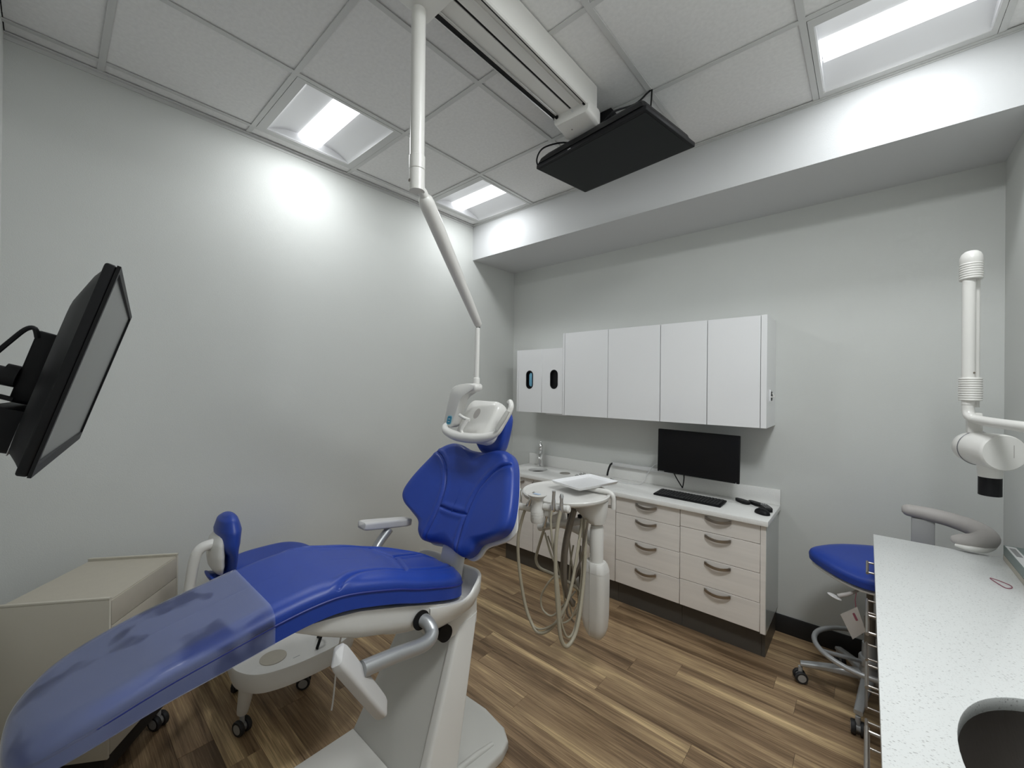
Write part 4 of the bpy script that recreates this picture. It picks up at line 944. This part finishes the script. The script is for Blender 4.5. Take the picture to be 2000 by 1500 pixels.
# ------------------------------------------------------------------ near monitor at the left edge
wm = thing('arm_monitor', 'black monitor seen edge-on at the left, mounted on a wall arm', 'monitor', (-1.06, .05, 1.6))
MA, MB_, MD = Vector((-.747, .059, 1.739)), Vector((-1.284, .123, 1.736)), Vector((-.847, -.018, 1.455))
ex = (MB_-MA).normalized(); ey = MD-MA; hh = ey.length; cc = (MA+MB_+MD+(MB_+MD-MA))/4
ezn = ex.cross(ey).normalized()
if ezn.y < 0: ezn = -ezn     # screen normal looks into the room
fm = lambda u, v, h: cc+ex*u+ey.normalized()*v+ezn*h
obj('bezel', B().prism(rrect(.54, hh, .006, 2), -.012, .0, fm, .003), BLACK, wm)
obj('bezel_lip', B().prism([(-.27, -hh/2), (.27, -hh/2), (.27, -hh/2+.008), (-.27, -hh/2+.008)], 0, .004, fm).prism([(-.27, hh/2-.018), (.27, hh/2-.018), (.27, hh/2), (-.27, hh/2)], 0, .004, fm).prism([(.259, -hh/2+.008), (.27, -hh/2+.008), (.27, hh/2-.018), (.259, hh/2-.018)], 0, .004, fm).prism([(-.27, -hh/2+.008), (-.259, -hh/2+.008), (-.259, hh/2-.018), (-.27, hh/2-.018)], 0, .004, fm), BLACK, wm, flat=True)
obj('panel', B().prism([(-.262, -hh/2+.007), (.262, -hh/2+.007), (.262, hh/2-.018), (-.262, hh/2-.018)], 0, .0008, fm), GLARE, wm, flat=True)
b = B(); R_ = []
for w_, v0, v1, z in ((.53, -.153, .153, -.012), (.50, -.140, .145, -.020), (.44, -.108, .138, -.032), (.38, -.075, .13, -.036), (.34, -.065, .12, -.0365)): R_.append([fm(p[0], p[1]+(v0+v1)/2, z) for p in rrect(w_, v1-v0, .03, 4)])
b.rings(R_); rc2 = obj('rear_cover', b, BLACK, wm)
obj('connector_housing', B().prism(rrect(.30, .115, .006, 2), -.061, -.0365, lambda u, v, h: fm(u, v+.008, h), .003), BLACK, wm)
obj('lower_housing', B().prism(rrect(.34, .070, .006, 2), -.074, -.034, lambda u, v, h: fm(u, v+.108, h), .003), BLACK, wm)
obj('rating_label', B().prism(rrect(.012, .052, .001, 1), 0, .0008, lambda u, v, h: fm(-.190+u, v+.115, -.0345-h)), LABEL, rc2, flat=True)
q = fm(-.145, .026, -.061)
obj('mount_knob', B().cyl(q, fm(-.145, .026, -.075), .016).cyl(fm(-.145, .026, -.075), fm(-.145, .026, -.11), .011), BLACK, wm)
q2 = fm(-.145, .026, -.11)
obj('mount_arm', B().tube([q2, Vector((q2.x-.01, YF+.012, q2.z-.01))], .013, 16).box(q2.x-.07, q2.x+.05, YF+.0005, YF+.013, q2.z-.07, q2.z+.06, .002), BLACK, wm)
q3 = fm(-.16, .060, -.055)
obj('clip', B().tube([q3, fm(-.16, .060, -.080), fm(-.16, .075, -.088), fm(-.16, .090, -.080)], .0035, 8, smooth=4), BLACK, wm)
obj('cable', B().tube([fm(-.15, -.038, -.058), fm(-.15, -.050, -.064), fm(-.15, -.045, -.072), fm(-.15, -.020, -.082), fm(-.15, .006, -.092), fm(-.15, .03, -.105)], .0032, 8, smooth=5), BLACK, wm)

# ------------------------------------------------------------------ x-ray arm on the right wall
xr = thing('xray_unit', 'white dental x-ray arm with round head and black cone, by the right wall', 'x-ray unit', (.35, 2.3, 1.4))
px_, py_ = .287, 2.30
obj('vertical_arm', B().cyl((px_, py_, 1.53), (px_, py_, 2.03), .0180, seg=28), WHITE, xr)
obj('rear_arm', B().cyl((px_+.020, py_+.032, 1.52), (px_+.020, py_+.032, 2.03), .0135, seg=24), WHITE, xr)
prof = [(.030, 0)]
for k in range(10): prof += [(.0325, .003+k*.0085), (.0302, .0065+k*.0085)]
def corr(z0, n, cap, name):
    b = B(); R_ = []
    pr_ = [(1.0, 0)]
    for k in range(n): pr_ += [(1.05, .0035+k*.0088), (.985, .0075+k*.0088)]
    H = n*.0088
    if cap: pr_ += [(1.03, H+.012), (.99, H+.025), (.85, H+.037), (.6, H+.045), (.2, H+.048)]
    for s_, h in pr_:
        R_.append([Vector((px_+.007+(.0305*math.cos(a))*s_+.012*math.sin(a)*0, py_+.014+(.042*math.sin(a))*s_, z0+h+(.0 if not cap else .012*math.cos(a)*0))) for a in [2*math.pi*k/40 for k in range(40)]])
    b.rings(R_); return obj(name, b, WHITE, xr, sharp=25)
corr(2.005, 7, True, 'top_cap'); corr(1.545, 10, False, 'bellows')
obj('screw_hole', B().cyl((px_+.0125, py_-.0128, 1.650), (px_+.0135, py_-.0142, 1.650), .0035), HOSED, xr)
obj('horizontal_arm', B().tube([(px_, py_, 1.545), (px_, py_, 1.505), (px_+.005, py_-.012, 1.485), (px_+.022, py_-.035, 1.475), (.335, 2.15, 1.472), (.366, 2.0, 1.472), (.43, 1.68, 1.472), (.455, 1.50, 1.472)], .0170, 20, smooth=6), WHITE, xr)
obj('wall_bracket', B().box(.425, XR-.001, 1.40, 1.54, 1.36, 1.58, .012), WHITE, xr)
obj('head_neck', B().box(.285, .325, 2.30, 2.34, 1.42, 1.50, .006), WHITE, xr)
P0 = Vector((.302, 2.345, 1.366)); P1 = Vector((.362, 2.205, 1.366)); dX = (P1-P0).normalized(); LX = (P1-P0).length
obj('tube_head', B().lathe([(.008, -.040), (.034, -.032), (.054, -.012), (.0620, .02), (.0640, LX-.015), (.0632, LX-.004), (.060, LX), (.004, LX)], P0, 48, dX), WHITE, xr)
obj('head_ring', B().lathe([(.0625, -.002), (.0645, 0), (.0625, .002)], P0+dX*.035, 48, dX), mat('grey_ring', (.12, .12, .13), .4), xr)
obj('head_slot', B().box(-.001, .001, -.022, .022, 0, .0006, M=Matrix.Translation(P1+dX*.0003+Vector((.022, .01, .006))) @ dX.to_track_quat('Z', 'X').to_matrix().to_4x4() @ Matrix.Rotation(R(90), 4, 'Z')), PAD, xr, flat=True)
cn = Vector((.338, 2.27, 1.31))
obj('cone_collar', B().lathe([(.036, .02), (.034, 0), (.031, -.034), (.030, -.042)], cn, 32), WHITE, xr)
obj('cone', B().lathe([(.0298, -.038), (.0298, -.108), (.028, -.109), (.028, -.05)], cn, 32), BLACK, xr)

# ------------------------------------------------------------------ operator stool (right)
os_ = thing('operator_stool', 'blue wedge-seat stool with silver foot ring and grey elbow rest, behind the speckled counter', 'stool', (.02, 2.72, 0))
sx, sy = .015, 2.745
for k in range(5):
    a = R(190+72*k); L_ = .285; ex_, ey_ = sx+L_*math.cos(a), sy+L_*math.sin(a)
    lg = B(); R_ = []
    for q in range(9):
        t_ = q/8; c_ = Vector((lerp(sx, ex_, t_), lerp(sy, ey_, t_), lerp(.135, .098, t_**1.5))); wd = lerp(.055, .034, t_); hh_ = lerp(.05, .020, t_)
        sd = Vector((-math.sin(a), math.cos(a), 0))
        R_.append([c_+sd*p[0]+Vector((0, 0, p[1])) for p in rrect(wd, hh_, min(hh_, wd)*.35, 3)])
    lg.rings(R_); obj('leg', lg, SILV, os_)
    caster(os_, ex_, ey_, 0, 25+70*k, .030)
obj('hub', B().lathe([(.035, .085), (.042, .10), (.040, .165), (.033, .19), (.030, .30)], (sx, sy, 0), 28), SILV, os_)
obj('gas_column', B().cyl((sx, sy, .29), (sx, sy, .43), .022).cyl((sx, sy, .43), (sx, sy, .60), .014), HOSED, os_)
obj('foot_ring', B().tube([(sx+.225*math.cos(a), sy+.225*math.sin(a), .245) for a in [2*math.pi*k/48 for k in range(48)]], .0125, 12, closed=True), SILV, os_)
for k in range(3):
    a = R(95+120*k); obj('ring_spoke', B().tube([(sx+.03*math.cos(a), sy+.03*math.sin(a), .205), (sx+.22*math.cos(a), sy+.22*math.sin(a), .245)], .010, 10), SILV, os_)
obj('ring_hub', B().lathe([(.040, .19), (.044, .20), (.044, .228), (.040, .235)], (sx, sy, 0), 28), SILV, os_)
SO = Matrix.Translation((sx, sy, .70)) @ Matrix.Rotation(R(7), 4, 'X') @ Matrix.Rotation(R(-4), 4, 'Y')
ol = [(-.255, .02), (-.215, .09), (-.12, .16), (.02, .20), (.16, .18), (.22, .10), (.23, 0), (.20, -.11), (.10, -.19), (0, -.215), (-.10, -.17), (-.20, -.07)]
obj('seat', pad(ol, -.04, .04, .035, .08, .040, lambda u, v, h: SO @ Vector((u, v, h)), rings=18, n=140, per=8), BLUE, os_)
obj('seat_pan', pad([(p[0]*.96, p[1]*.96) for p in ol], -.04, .04, .004, .02, .018, lambda u, v, h: SO @ Vector((u, v, h-.045)), rings=6, n=100, per=8), WHITE, os_)
obj('seat_mechanism', B().box(sx-.05, sx+.05, sy-.06, sy+.08, .585, .645, .006), HUBG, os_)
obj('lever', B().tube([(sx-.02, sy-.06, .60), (-.045, 2.60, .592), (-.075, 2.585, .576), (-.105, 2.578, .562)], [.005, .007, .010, .010], 10), PAD, os_)
obj('lever_paddle', B().ell((-.118, 2.575, .556), .030, .020, .007, Matrix.Rotation(R(18), 4, 'Y'), 20), PADW, os_)
tg = thing('care_tag', 'clear swing tag on a dark string hanging from the stool lever', 'tag', (-.045, 2.58, .44))
obj('string', B().tube([(-.036, 2.585, .598), (-.040, 2.58, .565), (-.037, 2.58, .530)], .0018, 6), RUB, tg)
obj('card', B().prism([(-.095, .475), (-.032, .535), (0.0, .43), (-.048, .372)], 2.577, 2.579, lambda u, v, h: Vector((u, h, v))), CLEARTAG, tg, flat=True)
obj('print', B().prism([(-.050, .497), (-.042, .503), (-.028, .472), (-.036, .466)], 2.5762, 2.5769, lambda u, v, h: Vector((u, h, v))), RUB, tg, flat=True)
# elbow rest
obj('rest_post', B().box(.165, .245, 2.785, 2.82, .70, .958, .004), HUBG, os_)
obj('rest_bracket', B().box(.06, .245, 2.775, 2.80, .640, .70, .004), HUBG, os_)
obj('elbow_rest', B().tube([(.130, 2.80, .990), (.150, 2.80, .990), (.22, 2.80, .985), (.30, 2.775, .978), (.365, 2.715, .968), (.385, 2.64, .955), (.350, 2.59, .945), (.300, 2.58, .942), (.275, 2.585, .942)], [.012, .028, .032, .034, .037, .040, .036, .026, .010], 20, smooth=7), PAD, os_)
obj('rest_trim', B().tube([(.285, 2.563, .922), (.33, 2.553, .920), (.375, 2.58, .922), (.405, 2.64, .930), (.40, 2.69, .94)], [.006, .012, .013, .012, .005], 12, smooth=6), WHITE, os_)

# ------------------------------------------------------------------ speckled counter on the right
ct = thing('sink_counter', 'deep white speckled stone counter with undermount sink cut-out, in the right foreground', 'counter', (.27, 1.2, .87))
CX0, CY0, CY1, CZ1 = .0235, -.12, 2.576, .900
slab_with_holes(CX0, XR-.0005, CY0, CY1, CZ1-.030, CZ1, [(.322, 1.150, .186, .300)], QUARTZ, 'slab', parent=ct)
sk = thing('undermount_sink', 'large oval brushed steel sink set below the speckled counter', 'sink', (.322, 1.15, .87))
b = B(); R_ = []
for s_, h in [(1.0, 0), (.99, -.03), (.955, -.10), (.86, -.15), (.6, -.17), (.15, -.175)]: R_.append([Vector((.322+.192*s_*math.cos(2*math.pi*k/64), 1.15+.306*s_*math.sin(2*math.pi*k/64), CZ1-.0305+h)) for k in range(64)])
b.rings(R_, cap=False); b.bm.verts.ensure_lookup_table(); b.bm.faces.new(b.bm.verts[-64:]); obj('basin', b, STEEL, sk)
obj('drain', B().lathe([(.040, 0), (.044, .003), (.012, .002)], (.322, 1.15, CZ1-.206), 32), CHROME, sk)
def cunit(y0, y1, label, zs, side='drawer'):
    t = thing('counter_cabinet', label, 'cabinet', (.29, (y0+y1)/2, 0), 'cabinets under the speckled counter')
    if side == 'drawer': obj('body', B().box(.072, XR-.014, y0+.001, y1-.001, .10, CZ1-.032), LAMG, t, flat=True)
    else:
        obj('body', B().box(.072, XR-.014, y0+.001, y1-.001, .10, .60), LAMG, t, flat=True)
        obj('apron', B().box(.072, .085, y0+.001, y1-.001, .60, CZ1-.032), LAMG, t, flat=True)
    obj('toe_kick', B().box(.11, XR-.02, y0+.001, y1-.001, 0, .10), TOEK, t, flat=True)
    for z0, z1 in zs:
        d = obj('drawer' if side == 'drawer' else 'door', B().box(.0525, .0715, y0+.0025, y1-.0025, z0+.002, z1-.002, .001, seg=1), LAMG, t)
        zz = z1-.035; ya, yb = (y0+y1)/2-.075, (y0+y1)/2+.075
        h = obj('handle', B().cyl((.003, ya, zz), (.003, yb, zz), .005, seg=12).cyl((.003, ya+.012, zz), (.0525, ya+.012, zz), .004, seg=10).cyl((.003, yb-.012, zz), (.0525, yb-.012, zz), .004, seg=10), NICK, d)
Z4 = [(.70, .865), (.51, .70), (.31, .51), (.11, .31)]
cunit(2.02, 2.568, 'pale drawer unit at the far end of the speckled counter, beside the stool', Z4)
cunit(1.47, 2.02, 'pale drawer unit under the middle of the speckled counter', Z4)
cunit(.80, 1.47, 'pale cabinet directly below the oval steel sink', [(.11, .865)], 'door')
cunit(-.115, .80, 'pale drawer unit below the near end of the speckled counter', Z4)
bx = thing('supply_carton', 'small pink and grey-green carton with a white label, on the counter by the right wall', 'box', (.46, 2.38, CZ1))
obj('carton', B().box(.418, .500, 2.215, 2.560, CZ1+.0005, CZ1+.058, .0015), GREENGL, bx)
obj('end_flap', B().box(.4175, .5005, 2.213, 2.2148, CZ1+.0005, CZ1+.058), PINK, bx, flat=True)
obj('lower_band', B().box(.4165, .4178, 2.2148, 2.555, CZ1+.0008, CZ1+.020), BEIGE, bx, flat=True)
obj('label', B().box(.420, .448, 2.225, 2.545, CZ1+.0582, CZ1+.0588), LABEL, bx, flat=True)
obj('barcode', B().box(.426, .442, 2.41, 2.52, CZ1+.0589, CZ1+.0592), LABELG, bx, flat=True)
obj('top_label', B().box(.470, .488, 2.44, 2.50, CZ1+.0582, CZ1+.0590), PADW, bx, flat=True)
tag(obj('rubber_band', B().tube([(.339, 2.262, .9015), (.352, 2.262, .9015), (.372, 2.242, .9015), (.382, 2.222, .9015), (.376, 2.198, .9015), (.360, 2.195, .9015)], .0014, 6, smooth=6, closed=True), RUB, loc=(.36, 2.23, .9)), 'dark red rubber band lying on the speckled counter near the carton', 'rubber band')
